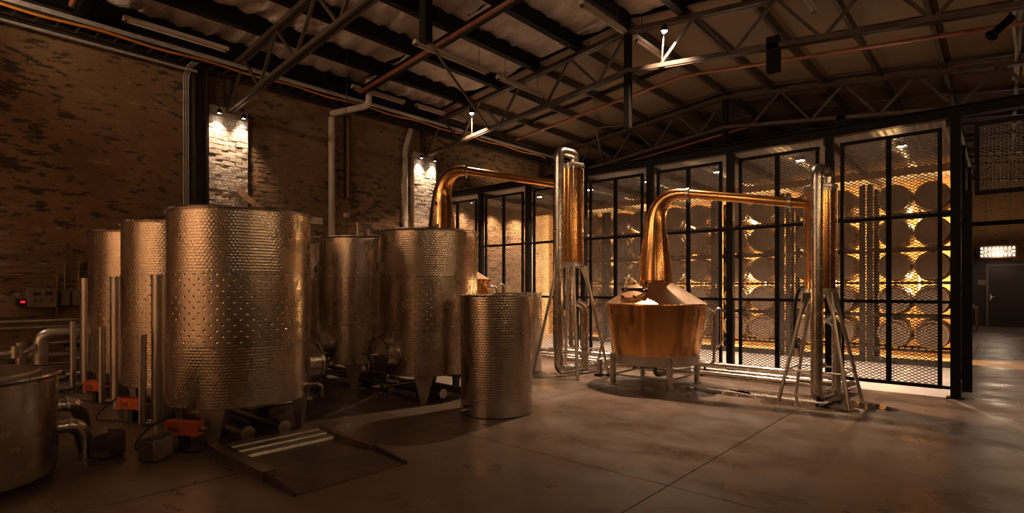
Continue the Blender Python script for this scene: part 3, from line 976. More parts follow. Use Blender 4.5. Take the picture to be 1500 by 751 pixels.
for zz in (0.09, 0.43):
    for k in range(9):
        place('bulb', bulb, sg, (-0.6 + 0.15 * k, -0.03, zz))
for x in (-0.6, 0.6):
    place('bulb', bulb, sg, (x, -0.03, 0.26))
fc = bpy.data.curves.new('letters', 'FONT')
fc.body = 'LAVATORY'
fc.size = 0.212
fc.extrude = 0.01
fc.align_x = 'CENTER'
fc.align_y = 'CENTER'
fc.materials.append(M['letter_black'])
fo = bpy.data.objects.new('letters_curve', fc)
lme = bpy.data.meshes.new_from_object(fo)
bpy.data.objects.remove(fo)
fo = place('letters', lme, sg)
fo.location = (0, -0.012, 0.26)
fo.rotation_euler = (R(90), 0, 0)
emit('glow_face', (1.0, 0.80, 0.58), 0.9)
MB().box(-0.55, 0.55, -0.006, 0.0, 0.15, 0.37).build('lit_face', 'glow_face', sg)
for x in (-0.45, 0.45):
    MB().tube([(x, 0.04, 0.52), (x, 0.04, 4.13)], 0.01, 6).build('rod', 'dark_steel', sg)
make_light('POINT', (0, -0.35, 0.2), 40, WARMW, sg, 0.2)
t = MB().box(-0.69, -0.36, EY - 0.085, EY - 0.06, 1.45, 1.62).build('wall_plaque', 'grey_box')
tag(t, 'small grey plaque on the dark wall beside the lavatory door', 'plaque')
t = thing('side_table', 'small wooden table with objects standing by the passage wall', 'table', (-0.82, 22.6, 0))
MB().box(-0.22, 0.22, -0.35, 0.35, 0.68, 0.74).build('table_top', 'timber', t)
for sx in (-0.18, 0.18):
    for sy in (-0.3, 0.3):
        MB().box(sx - 0.025, sx + 0.025, sy - 0.025, sy + 0.025, 0, 0.68).build('leg', 'timber', t)
for k, (dx, dy) in enumerate(((-0.05, -0.22), (0.08, 0.02), (-0.02, 0.2))):
    o = MB().lathe([(0.0, 0.0), (0.05, 0.0), (0.055, 0.10), (0.05, 0.10), (0.045, 0.01)], 14).build('jar', 'pvc', None, (-0.82 + dx, 22.6 + dy, 0.74))
    tag(o, 'small pale pot on the wooden table by the passage wall', 'pot', 'pots on the passage table')
t = thing('fill_pendant', 'black pendant lamp added to light the passage beyond the gate', 'lamp', (0.9, 18.0, 3.0))  # added lamp, out of view, lights the passage floor
MB().lathe([(0.02, 0.25), (0.05, 0.22), (0.19, 0.0), (0.185, 0.0), (0.045, 0.21)], 24).build('lamp_shade', 'black_steel', t)
MB().lathe([(0.0, -0.03), (0.04, -0.01), (0.05, 0.04), (0.03, 0.10)], 16).build('bulb', 'glow_bulb', t)
MB().tube([(0, 0, 0.25), (0, 0, z_top(0.9) - 3.0)], 0.006, 6).build('cord', 'cable_black', t)
make_light('POINT', (0, 0, -0.06), 60, WARM, t, 0.06)

# ------------------------------------------------------------------ fermenting tanks
TR, TZ0, TZ1, S1, S2 = 0.616, 0.325, 2.04, 1.478, 0.855
def make_tank():
    t = thing('fermenting_tank', '', 'tank')
    MB().lathe([(TR, S1), (TR, TZ1 - 0.01)], 96).build('upper_shell', 'tank_quilt', t)
    MB().lathe([(TR + 0.004, S2), (TR + 0.004, S1)], 96).build('cooling_jacket', 'tank_jacket', t)
    MB().lathe([(TR, TZ0), (TR, S2)], 96).build('lower_shell', 'tank_quilt', t)
    for z in (S1, S2):
        MB().lathe([(TR, z - 0.008), (TR + 0.009, z - 0.005), (TR + 0.009, z + 0.005), (TR, z + 0.008)], 96).build('seam_ring', 'steel', t)
    MB().lathe([(TR - 0.01, TZ1 - 0.02), (TR + 0.018, TZ1 - 0.02), (TR + 0.024, TZ1 - 0.006), (TR + 0.018, TZ1 + 0.008), (TR - 0.02, TZ1 + 0.008)], 96).build('rim', 'steel', t)
    MB().lathe([(TR - 0.02, TZ1 + 0.006), (0.3, TZ1 + 0.03), (0.16, TZ1 + 0.04), (0.0, TZ1 + 0.045)], 64).build('lid', 'steel_satin', t)
    MB().lathe([(TR, TZ0), (TR - 0.03, TZ0 - 0.012), (0.12, TZ0 - 0.06), (0.0, TZ0 - 0.065)], 64).build('bottom_plate', 'steel_dull', t)
    for sx in (-1, 1):
        for sy in (-1, 1):
            d = Vector((sx, sy, 0)).normalized()
            n = Vector((-d.y, d.x, 0))
            def ring(rc, wt, wr, z):
                c = d * rc
                P = [c - n * wt - d * wr, c - n * wt + d * wr, c + n * wt + d * wr, c + n * wt - d * wr]
                P = [Vector((p.x, p.y, z)) for p in P]
                # counter-clockwise from above
                P.sort(key=lambda q: math.atan2(q.y - c.y, q.x - c.x))
                return P
            lg = MB().hexa(ring(0.545, 0.04, 0.022, 0.02), ring(0.545, 0.125, 0.05, TZ0 + 0.06)).build('leg', 'steel_dull', t)
            MB().tube([tuple(d * 0.545), tuple(d * 0.545 + Vector((0, 0, 0.022)))], 0.05, 14).build('foot', 'steel_dull', lg)
    # round manway on the +Y side
    my = Matrix.Translation((0, TR, 0.57)) @ Matrix.Rotation(R(-90), 4, 'X')
    mw = MB().lathe([(0.20, -0.06), (0.20, 0.11), (0.215, 0.11), (0.215, 0.135), (0.19, 0.135)], 40).xf(my).build('manway', 'steel', t)
    MB().lathe([(0.19, 0.13), (0.15, 0.135), (0.06, 0.165), (0.0, 0.17)], 40).xf(my).build('manway_door', 'steel_satin', mw)
    MB().bar(tuple(my @ Vector((-0.24, 0, 0.18))), tuple(my @ Vector((0.24, 0, 0.18))), 0.035, 0.03).build('clamp_bar', 'steel', mw)
    MB().tube([tuple(my @ Vector((0, 0, 0.16))), tuple(my @ Vector((0, 0, 0.26)))], 0.018, 10).build('clamp_screw', 'steel', mw)
    MB().tube([tuple(my @ Vector((-0.07, 0.03, 0.25))), tuple(my @ Vector((0.07, -0.03, 0.25)))], 0.010, 8).build('clamp_handle', 'steel', mw)
    # bottom outlet with a valve
    MB().tube(smooth_path([(0, 0, TZ0 - 0.05), (0, 0, 0.19), (0, 0.62, 0.19)], 0.08), 0.028, 12).build('outlet_pipe', 'steel', t)
    vv = MB().tube([(0, 0.60, 0.19), (0, 0.70, 0.19)], 0.042, 14).build('valve', 'steel_dull', t)
    MB().tube([(0, 0.65, 0.22), (0, 0.66, 0.27), (0.12, 0.72, 0.30)], 0.010, 8).build('valve_handle', 'dark_plastic', vv)
    # drain cock on the side
    MB().tube(smooth_path([(0.40, 0.44, 0.42), (0.50, 0.55, 0.42), (0.50, 0.55, 0.30)], 0.05), 0.016, 10).build('drain_cock', 'steel', t)
    # lid bracket and stay
    MB().box(0.16, 0.24, 0.56, 0.70, TZ1 - 0.05, TZ1 + 0.02).build('lid_hinge', 'steel_dull', t)
    MB().bar((-0.45, 0.25, TZ1 + 0.012), (-0.45, 0.25, TZ1 + 0.06), 0.05, 0.03).build('lid_latch', 'steel_dull', t)
    MB().box(0.15, 0.21, 0.575, 0.63, S2 + 0.70, S2 + 0.80).build('thermometer_box', 'steel_dull', t)
    return t
tanks = [((-5.43, 2.22), 0, 'dimpled steel fermenting tank standing behind the floor scale'),
         ((-6.90, 2.22), 0, 'dimpled steel fermenting tank in the middle of the row behind the floor scale'),
         ((-8.37, 2.22), 0, 'dimpled steel fermenting tank next to the wall pipework and control boxes'),
         ((-8.39, 4.52), math.pi, 'dimpled steel fermenting tank by the brick wall, in the row before the stills'),
         ((-6.92, 4.52), math.pi, 'dimpled steel fermenting tank in the middle of the row before the stills'),
         ((-5.45, 4.52), math.pi, 'dimpled steel fermenting tank beside the plain upright steel drum')]
tp = None
for (xy, rz, label) in tanks:
    if tp is None:
        tp = tk = make_tank()
        tk.location = (*xy, 0)
    else:
        tk = copy_tree(tp, None, (*xy, 0), rz)
    tag(tk, label, 'tank', 'fermenting tanks')
# probes and stays standing on tank lids
for (x, y, h, words) in ((-5.05, 4.30, 0.32, 'tank beside the upright drum'), (-6.55, 4.20, 0.22, 'middle tank before the stills')):
    z0 = TZ1 + 0.012
    t = thing('probe', 'thin steel probe standing on the lid of the %s' % words, 'probe', (x, y, z0))
    MB().tube([(0, 0, 0), (0, 0, h)], 0.012, 8).build('rod', 'steel_dull', t)
    MB().tube([(0, 0, h - 0.04), (0, 0, h)], 0.022, 8).build('cap', 'dark_plastic', t)

# vertical steel tubes and orange controllers of the scale row
tube_p = cont_p = None
who = ['the tank behind the floor scale', 'the middle tank of the scale row', 'the tank next to the control boxes']
for k, (tx, ty) in enumerate(((-5.43, 2.22), (-6.90, 2.22), (-8.37, 2.22))):
    loc = (tx - 0.47, ty - 0.55, 0)
    if tube_p is None:
        t = tube_p = thing('riser_pipe', '', 'pipe', loc)
        MB().tube([(0, 0, 0.10), (0, 0, 1.47)], 0.072, 20).build('riser', 'steel_satin', t)
        for z in (0.5, 1.0, 1.44):
            MB().lathe([(0.072, z - 0.01), (0.077, z - 0.01), (0.077, z + 0.01), (0.072, z + 0.01)], 20).build('band', 'steel_satin', t)
        MB().tube([(-0.01, -0.14, 0.10), (-0.01, -0.14, 0.92)], 0.034, 14).build('return_pipe', 'steel_satin', t)
        MB().tube([(0, 0, 0.0), (0, 0, 0.12)], 0.05, 16).build('foot', 'steel_dull', t)
        MB().tube([(-0.01, -0.14, 0.10), (0, 0, 0.10)], 0.03, 10).build('link', 'steel_dull', t)
        MB().box(0.02, 0.10, 0.05, 0.07, 1.10, 1.14).build('bracket', 'steel_dull', t)
    else:
        t = copy_tree(tube_p, None, loc)
    tag(t, 'tall polished steel riser pipe standing beside %s' % who[k], 'pipe', 'riser pipes by the tanks')
    loc = (tx + 0.32, ty - 0.60, 0)
    if cont_p is None:
        t = cont_p = thing('valve_actuator', '', 'actuator', loc)
        b = MB()
        b.box(-0.14, 0.14, -0.05, 0.05, 0.13, 0.235).build('body', 'orange_plastic', t)
        MB().box(-0.10, -0.01, -0.054, -0.05, 0.155, 0.20).build('label_plate', 'red_pipe', t)
        for sx in (-0.125, 0.125):
            MB().box(sx - 0.02, sx + 0.02, -0.055, 0.055, 0.125, 0.24).build('end_rib', 'orange_plastic', t)
        MB().tube([(0.14, 0, 0.18), (0.21, 0, 0.18)], 0.018, 10).build('shaft', 'steel_dull', t)
        MB().box(-0.03, 0.03, -0.03, 0.03, 0, 0.13).build('stand', 'dark_steel', t)
        MB().tube(cat_path([(-0.13, 0.04, 0.17), (-0.28, 0.10, 0.22), (-0.42, 0.02, 0.10), (-0.36, -0.10, 0.015), (-0.15, -0.06, 0.012), (0.15, -0.08, 0.012), (0.26, -0.02, 0.05)]), 0.008, 8).build('cable', 'cable_black', t)
    else:
        t = copy_tree(cont_p, None, loc)
    t.rotation_euler = (0, 0, R((32, 25, 22)[k]))
    tag(t, 'orange box-shaped actuator near the floor by %s' % who[k], 'actuator', 'orange actuators')
def tray_box(x, y, rz, label):
    t = thing('steel_trough', label, 'trough', (x, y, 0), R(rz))
    MB().box(-0.075, 0.075, -0.09, -0.082, 0.012, 0.16).box(-0.075, 0.075, 0.082, 0.09, 0.012, 0.20).box(-0.075, -0.067, -0.082, 0.082, 0.012, 0.17).box(0.067, 0.075, -0.082, 0.082, 0.012, 0.17).box(-0.075, 0.075, -0.082, 0.082, 0.012, 0.02).build('trough_box', 'steel_dull', t)
    for sy in (-0.06, 0.06):
        MB().box(-0.06, 0.06, sy - 0.012, sy + 0.012, 0, 0.012).build('foot', 'dark_steel', t)
tray_box(-4.98, 1.38, 25, 'small open steel trough beside the actuator of the floor-scale tank')
tray_box(-5.36, 1.15, 35, 'small open steel trough beside the low smooth vat')

# capped pipe runs lying under both rows of tanks
def pipe_run(y, x0, x1, r, z, label, cap=True, group=None):
    t = thing('floor_pipe', label, 'pipe', (x0, y, 0), group=group)
    L = x1 - x0
    MB().tube([(0, 0, z), (L, 0, z)], r, 14).build('pipe', 'steel_dull', t)
    if cap:
        MB().tube([(L, 0, z), (L + 0.02, 0, z)], r + 0.012, 16).build('end_cap', 'steel_satin', t)
    k = 0.3
    while k < L:
        MB().box(k - 0.02, k + 0.02, -r - 0.01, r + 0.01, 0, z).build('saddle', 'dark_steel', t)
        k += 1.2
pipe_run(2.05, -9.3, -4.90, 0.048, 0.09, 'capped steel pipe under the scale row, beside the actuators', group='capped pipes under the tanks')
pipe_run(2.36, -9.3, -4.87, 0.048, 0.09, 'capped steel pipe under the scale row, beside the manways', group='capped pipes under the tanks')
pipe_run(4.36, -9.3, -5.00, 0.046, 0.09, 'capped steel pipe under the tanks beside the upright drum, manway side', group='capped pipes under the tanks')
pipe_run(4.64, -9.3, -4.93, 0.046, 0.09, 'capped steel pipe under the tanks beside the upright drum, still side', group='capped pipes under the tanks')
pipe_run(4.95, -9.3, -4.3, 0.036, 0.20, 'thin raised steel pipe between the tanks and the stills', cap=False)

# ------------------------------------------------------------------ plain upright drums
def drum(x, y, r, h, label, tap):
    t = thing('steel_drum', label, 'drum', (x, y, 0), group='upright quilted steel drums')
    MB().lathe([(r - 0.012, 0.0), (r, 0.01), (r, 0.17)], 72, circ=2.496).build('base_band', 'steel_satin', t)
    MB().lathe([(r, 0.17), (r, h - 0.01)], 72, circ=2.496).build('shell', 'tank_quilt', t)
    MB().lathe([(r - 0.01, h - 0.014), (r + 0.010, h - 0.014), (r + 0.014, h - 0.003), (r + 0.008, h + 0.006), (r - 0.012, h + 0.006), (r - 0.014, h - 0.02)], 72).build('rim', 'steel', t)
    MB().disc(r - 0.01, h - 0.02, 72).build('lid', 'steel_satin', t)
    if tap:
        d = Vector((-0.10, -0.995, 0)).normalized()
        a = d * (r - 0.005)
        tp_ = MB().tube([(a.x, a.y, 0.075), (a.x + d.x * 0.10, a.y + d.y * 0.10, 0.075)], 0.018, 12).build('tap', 'steel', t)
        MB().tube([(a.x + d.x * 0.05, a.y + d.y * 0.05, 0.075), (a.x + d.x * 0.05, a.y + d.y * 0.05, 0.12)], 0.012, 8).build('tap_stem', 'dark_steel', tp_)
        MB().bar((a.x + d.x * 0.05 - 0.02, a.y + d.y * 0.05, 0.12), (a.x + d.x * 0.05 + 0.14, a.y + d.y * 0.05 - 0.03, 0.14), 0.02, 0.012).build('tap_lever', 'dark_steel', tp_)
drum(-4.15, 4.405, 0.392, 1.266, 'upright quilted steel drum with a tap, out on the open floor', True)
drum(-5.92, 6.78, 0.392, 1.266, 'upright quilted steel drum without a tap, by the tall condenser', False)

# ------------------------------------------------------------------ low smooth vat
t = thing('mash_vat', 'low smooth steel vat with a domed lid beside the elbow pipes', 'vat', (-5.27, 0.22, 0))
MB().lathe([(0.57, 0.05), (0.60, 0.06), (0.60, 0.74)], 80).build('shell', 'steel', t)
MB().lathe([(0.60, 0.72), (0.615, 0.725), (0.62, 0.74), (0.612, 0.755), (0.585, 0.755)], 80).build('rim', 'steel', t)
MB().lathe([(0.585, 0.752), (0.50, 0.757), (0.495, 0.772), (0.25, 0.80), (0.0, 0.815)], 80).build('lid', 'steel_satin', t)
for k in range(5):
    a = 2 * math.pi * k / 5 + 0.4
    MB().tube([(0.5 * math.cos(a), 0.5 * math.sin(a), 0), (0.5 * math.cos(a), 0.5 * math.sin(a), 0.08)], 0.035, 12).build('foot', 'steel_dull', t)
d = MB().box(0.595, 0.640, -0.52, -0.16, 0.14, 0.58).xf(Matrix.Rotation(R(-2), 4, 'Z')).build('inspection_door', 'steel_satin', t)
MB().box(0.64, 0.655, -0.50, -0.19, 0.17, 0.55).build('door_panel', 'dark_steel', d)
MB().tube([(0.66, -0.17, 0.28), (0.69, -0.17, 0.30), (0.69, -0.17, 0.42), (0.66, -0.17, 0.44)], 0.010, 8).build('door_handle', 'steel', d)
t = thing('elbow_pipes', 'pair of clad steel elbow pipes leaving the low smooth vat', 'pipe', (-5.62, 0.92, 0))
MB().tube(smooth_path([(0.05, -0.17, 0.42), (0.02, 0.06, 0.42), (-0.05, 0.12, 0.30), (-0.06, 0.13, 0.05)], 0.08), 0.055, 16).build('upper_elbow', 'steel', t)
MB().tube(smooth_path([(0.20, -0.13, 0.28), (0.19, 0.05, 0.28), (0.16, 0.10, 0.15), (0.15, 0.10, 0.0)], 0.07), 0.055, 16).build('lower_elbow', 'steel', t)
for (p, q) in (((0.03, 0.0, 0.42), (0.03, 0.02, 0.42)), ((0.20, -0.01, 0.28), (0.20, 0.01, 0.28))):
    MB().tube([p, q], 0.066, 16).build('flange', 'steel_satin', t)

# clad pipework by the wall
t = thing('wall_pipework', 'clad steel pipework along the wall below the control boxes', 'pipework', (-9.25, 1.2, 0))
MB().tube(smooth_path([(0.15, 0.05, 0.0), (0.15, 0.05, 0.76), (0.15, 0.42, 0.76)], 0.12), 0.078, 16).build('main_pipe', 'steel_satin', t)
MB().tube([(0.15, 0.40, 0.77), (0.15, 1.4, 0.77)], 0.05, 14).build('main_pipe', 'steel_satin', t)
for (z, r, y0) in ((0.47, 0.045, -0.6), (0.36, 0.022, -0.6), (0.25, 0.022, -0.5), (0.16, 0.05, -0.6), (0.84, 0.016, -0.8), (0.92, 0.016, -0.8), (0.62, 0.02, 0.1)):
    MB().tube([(-0.05, y0, z), (-0.05, 1.6, z)], r, 12).build('wall_pipe', 'steel_dull', t)
MB().tube(smooth_path([(0.12, 0.30, 0.20), (0.12, 0.50, 0.20), (0.12, 0.50, 0.40), (0.12, 0.38, 0.40)], 0.09), 0.062, 14).build('trap_bend', 'steel', t)
for y in (0.36, 0.46):
    v = MB().tube([(-0.05, y, 0.40), (-0.05, y, 0.56)], 0.028, 10).build('valve', 'steel', t)
    MB().tube([(-0.05, y, 0.56), (-0.05, y, 0.60)], 0.045, 12).build('valve_wheel', 'dark_plastic', v)
MB().tube(smooth_path([(0.30, -0.55, 0.55), (0.30, -0.12, 0.55), (0.18, 0.0, 0.62)], 0.1), 0.04, 12).build('branch_pipe', 'steel', t)
MB().tube([(0.30, -0.20, 0.50), (0.30, -0.20, 0.64)], 0.06, 14).build('branch_flange', 'steel', t)
MB().tube([(0.0, -0.12, 0.0), (0.0, -0.12, 0.66)], 0.06, 14).build('stand_pipe', 'steel_dull', t)

# control boxes on the wall
t = thing('backing_board', 'brown backing board on the brick wall behind the control box', 'board', (WX + 0.02, 1.0, 0.95))
MB().box(0, 0.015, -0.7, 0.56, 0.0, 0.58).build('board', 'brick_painted', t)
MB().box(0.015, 0.03, -0.7, 0.56, 0.565, 0.58).box(0.015, 0.03, 0.545, 0.56, 0, 0.565).build('edge_strip', 'timber', t)
t = thing('control_box', 'grey control box with two gauges fixed on the backing board', 'control box', (WX + 0.04, 1.37, 1.08))
MB().box(0, 0.12, -0.14, 0.16, 0, 0.27).build('case', 'grey_box', t)
for dy in (-0.05, 0.08):
    MB().box(0.12, 0.128, dy - 0.04, dy + 0.04, 0.16, 0.21).build('gauge', 'dark_plastic', t)
for dy in (-0.07, 0.0, 0.11):
    MB().tube([(0.12, dy, 0.09), (0.135, dy, 0.09)], 0.014, 10).build('knob', 'dark_plastic', t)
t = thing('temperature_display', 'small controller with a glowing red display beside the control box', 'display', (WX + 0.04, 1.16, 1.10))
MB().box(0, 0.09, -0.05, 0.055, 0, 0.10).build('case', 'dark_plastic', t)
MB().box(0.09, 0.094, -0.005, 0.040, 0.042, 0.070).build('screen', 'glow_red', t)
for k, (y, w) in enumerate(((1.64, 0.10), (1.80, 0.17))):
    t = thing('junction_box', ['narrow', 'wide'][k] + ' brown junction box on the wall next to the control box', 'junction box', (WX + 0.01, y, 1.10))
    MB().box(0, 0.09, -w / 2, w / 2, 0, 0.2).build('case', 'grey_box', t)
    MB().box(0.09, 0.10, -w / 2 + 0.015, w / 2 - 0.015, 0.015, 0.185).build('cover', 'grey_box', t)
    MB().tube([(0.03, 0, 0.2), (0.03, 0, 0.62)], 0.010, 8).build('conduit', 'timber', t)

# ------------------------------------------------------------------ floor scale
t = thing('floor_scale', 'low steel floor scale with a ramp lying before the tank', 'scale', (-4.76, 1.70, 0))
MB().box(0, 0.93, 0.0, 0.10, 0.0, 0.075).build('side_rail', 'plate_steel', t)
MB().box(0, 0.93, 0.88, 0.94, 0.0, 0.075).build('side_rail', 'plate_steel', t)
MB().box(0.05, 0.92, 0.10, 0.88, 0.02, 0.034).build('deck_plate', 'plate_steel', t)
for k in range(3):
    MB().hexa([(0.04 + k * 0.125, 0.11, 0.034), (0.15 + k * 0.125, 0.11, 0.034), (0.15 + k * 0.125, 0.87, 0.034), (0.04 + k * 0.125, 0.87, 0.034)],
              [(0.05 + k * 0.125, 0.11, 0.085 - 0.012 * k), (0.14 + k * 0.125, 0.11, 0.080 - 0.012 * k), (0.14 + k * 0.125, 0.87, 0.080 - 0.012 * k), (0.05 + k * 0.125, 0.87, 0.085 - 0.012 * k)]).build('ridge_plank', 'steel_dull', t)
MB().hexa([(0.92, 0.04, 0.012), (1.34, 0.04, 0.002), (1.34, 0.91, 0.002), (0.92, 0.91, 0.012)], [(0.92, 0.04, 0.036), (1.34, 0.04, 0.007), (1.34, 0.91, 0.007), (0.92, 0.91, 0.036)]).build('ramp', 'plate_steel', t)
for (a, b) in ((0.02, 0.04), (0.91, 0.93)):
    MB().hexa([(0.92, a, 0.0), (1.34, a, 0.0), (1.34, b, 0.0), (0.92, b, 0.0)], [(0.92, a, 0.07), (1.34, a, 0.02), (1.34, b, 0.02), (0.92, b, 0.07)]).build('ramp_cheek', 'dark_steel', t)
for yy in (0.05, 0.91):
    MB().tube([(0.93, yy, 0.035), (0.98, yy, 0.035)], 0.022, 12).build('hinge', 'dark_steel', t)

# ------------------------------------------------------------------ pot stills
def still(x, y, s, arm_len, arm_dir, z_end, label, clamp_at):
    t = thing('pot_still', label, 'still', (x, y, 0))
    S = lambda *p: tuple(q * s for q in p)
    MB().lathe([S(0.56, 0.30), S(0.585, 0.31), S(0.60, 0.44)], 72).build('skirt', 'steel_satin', t)
    MB().lathe([S(0.0, 0.32), S(0.56, 0.31)], 48).build('underside', 'steel_dull', t)
    MB().lathe([S(0.60, 0.44), S(0.63, 0.66), S(0.66, 0.88), S(0.688, 1.10)], 72).build('pot', 'copper', t)
    MB().lathe([S(0.685, 1.095), S(0.700, 1.10), S(0.704, 1.115), S(0.700, 1.13), S(0.68, 1.135)], 72).build('lip', 'copper', t)
    MB().lathe([S(0.69, 1.13), S(0.46, 1.275), S(0.26, 1.402), S(0.235, 1.43)], 72).build('shoulder', 'copper_pale', t)
    d = Vector((math.cos(arm_dir), math.sin(arm_dir), 0))
    def at(a, z): return (d.x * a, d.y * a, z)
    prof = [(0, 1.42, .236), (0, 1.60, .222), (0, 1.80, .200), (0, 2.0, .178), (0, 2.2, .152), (.008, 2.32, .138), (.035, 2.43, .124), (.085, 2.52, .112), (.155, 2.585, .100), (.24, 2.62, .088), (.33, 2.632, .077), (.42, 2.628, .069), (.47, 2.622, .064)]
    MB().tube([at(a * s, z * s) for a, z, r in prof], [r * s for a, z, r in prof], 40, cap=False).build('swan_neck', 'copper', t)
    MB().lathe([S(0.238, 1.415), S(0.250, 1.42), S(0.250, 1.44), S(0.234, 1.45)], 48).build('neck_collar', 'copper', t)
    a0, z0 = 0.47 * s, 2.622 * s
    MB().tube([at(a0, z0), at(arm_len, z_end)], 0.060 * s ** 0.5, 20).build('lyne_arm', 'copper', t)
    for ap in clamp_at:
        f = (ap - a0) / (arm_len - a0)
        zc = z0 + (z_end - z0) * f
        cl = MB().tube([at(ap - 0.02, zc), at(ap + 0.02, zc)], 0.082 * s ** 0.5, 20).build('pipe_clamp', 'steel', t)
        MB().tube([at(ap, zc - 0.12), at(ap, zc - 0.07)], 0.012, 8).build('wing_nut', 'steel', cl)
    # hatch on the shoulder, turned to the open floor
    az = math.atan2(-y, -x) - R(33)
    c = Vector((0.47 * s * math.cos(az), 0.47 * s * math.sin(az), 1.272 * s))
    nrm = Vector((math.cos(az) * 0.535, math.sin(az) * 0.535, 0.845)).normalized()
    mt = Matrix.Translation(c) @ nrm.to_track_quat('Z', 'Y').to_matrix().to_4x4()
    h = MB().lathe([S(0.165, -0.01), S(0.165, 0.035), S(0.175, 0.035), S(0.175, 0.05), S(0.15, 0.052), S(0.07, 0.065), S(0.0, 0.068)], 36).xf(mt).build('hatch', 'copper_pale', t)
    MB().bar(tuple(mt @ Vector(S(-0.19, 0, 0.075))), tuple(mt @ Vector(S(0.19, 0, 0.075))), 0.035, 0.02).build('hatch_bar', 'dark_steel', h)
    for k in range(6):
        an = k * math.pi / 3
        p = Vector(S(0.175 * math.cos(an), 0.175 * math.sin(an), 0.03))
        q = Vector(S(0.20 * math.cos(an), 0.20 * math.sin(an), 0.075))
        MB().tube([tuple(mt @ p), tuple(mt @ q)], 0.014, 8).build('wing_nut', 'dark_steel', h)
    # pressure gauge on the shoulder
    gz = az - R(55)
    g = Vector((0.42 * s * math.cos(gz), 0.42 * s * math.sin(gz), 0))
    gs = MB().tube([(g.x, g.y, 1.30 * s), (g.x, g.y, 1.42 * s)], 0.010, 8).build('gauge_stem', 'steel', t)
    MB().tube([(g.x, g.y, 1.45 * s), (g.x - 0.035 * math.cos(az) * -1, g.y + 0.035 * math.sin(az), 1.45 * s)], 0.045, 18).build('gauge', 'steel_dull', gs)
    # legs, ties
    L = 0.425 * s
    for sx in (-1, 1):
        for sy in (-1, 1):
            lg = MB().tube([(sx * L, sy * L, 0.01), (sx * L, sy * L, 0.43 * s)], 0.042 * s, 18).build('leg', 'steel', t)
            MB().tube([(sx * L, sy * L, 0), (sx * L, sy * L, 0.012)], 0.06 * s, 18).build('foot_plate', 'steel_dull', lg)
    for (p, q) in (((-L, -L), (L, -L)), ((-L, L), (L, L)), ((-L, -L), (-L, L)), ((L, -L), (L, L))):
        MB().tube([(p[0], p[1], 0.14 * s), (q[0], q[1], 0.14 * s)], 0.012, 8).build('tie_rod', 'steel_dull', t)
    # looped sight pipe on the far side of the pot
    e = Vector((math.cos(R(35)), math.sin(R(35)), 0))
    q = lambda a, z: (e.x * a * s, e.y * a * s, z * s)
    MB().tube(smooth_path([q(0.66, 1.03), q(0.80, 1.03), q(0.80, 0.28), q(0.62, 0.28)], 0.08), 0.020, 12).build('sight_pipe', 'steel', t)
    MB().tube(smooth_path([q(0.80, 0.98), q(0.84, 1.06), q(0.90, 1.06), q(0.90, 0.55), q(0.80, 0.50)], 0.06), 0.016, 12).build('vent_pipe', 'steel', t)
    # drain under the pot
    MB().tube(smooth_path([(0, 0, 0.34 * s), (0, 0, 0.12), (0.1, 0.9 * s, 0.12)], 0.1), 0.035, 12).build('drain_pipe', 'steel_dull', t)
    return t
still(-3.67, 7.15, 1.0, 1.90, math.atan2(0.19, 2.04), 2.36, 'shorter copper pot still with a swan neck, standing clear of the tanks', (0.47, 1.72))
still(-7.98, 6.95, 1.33, 2.74, math.atan2(0.10, 2.93), 2.98, 'taller copper pot still behind the dimpled tanks', (0.66,))

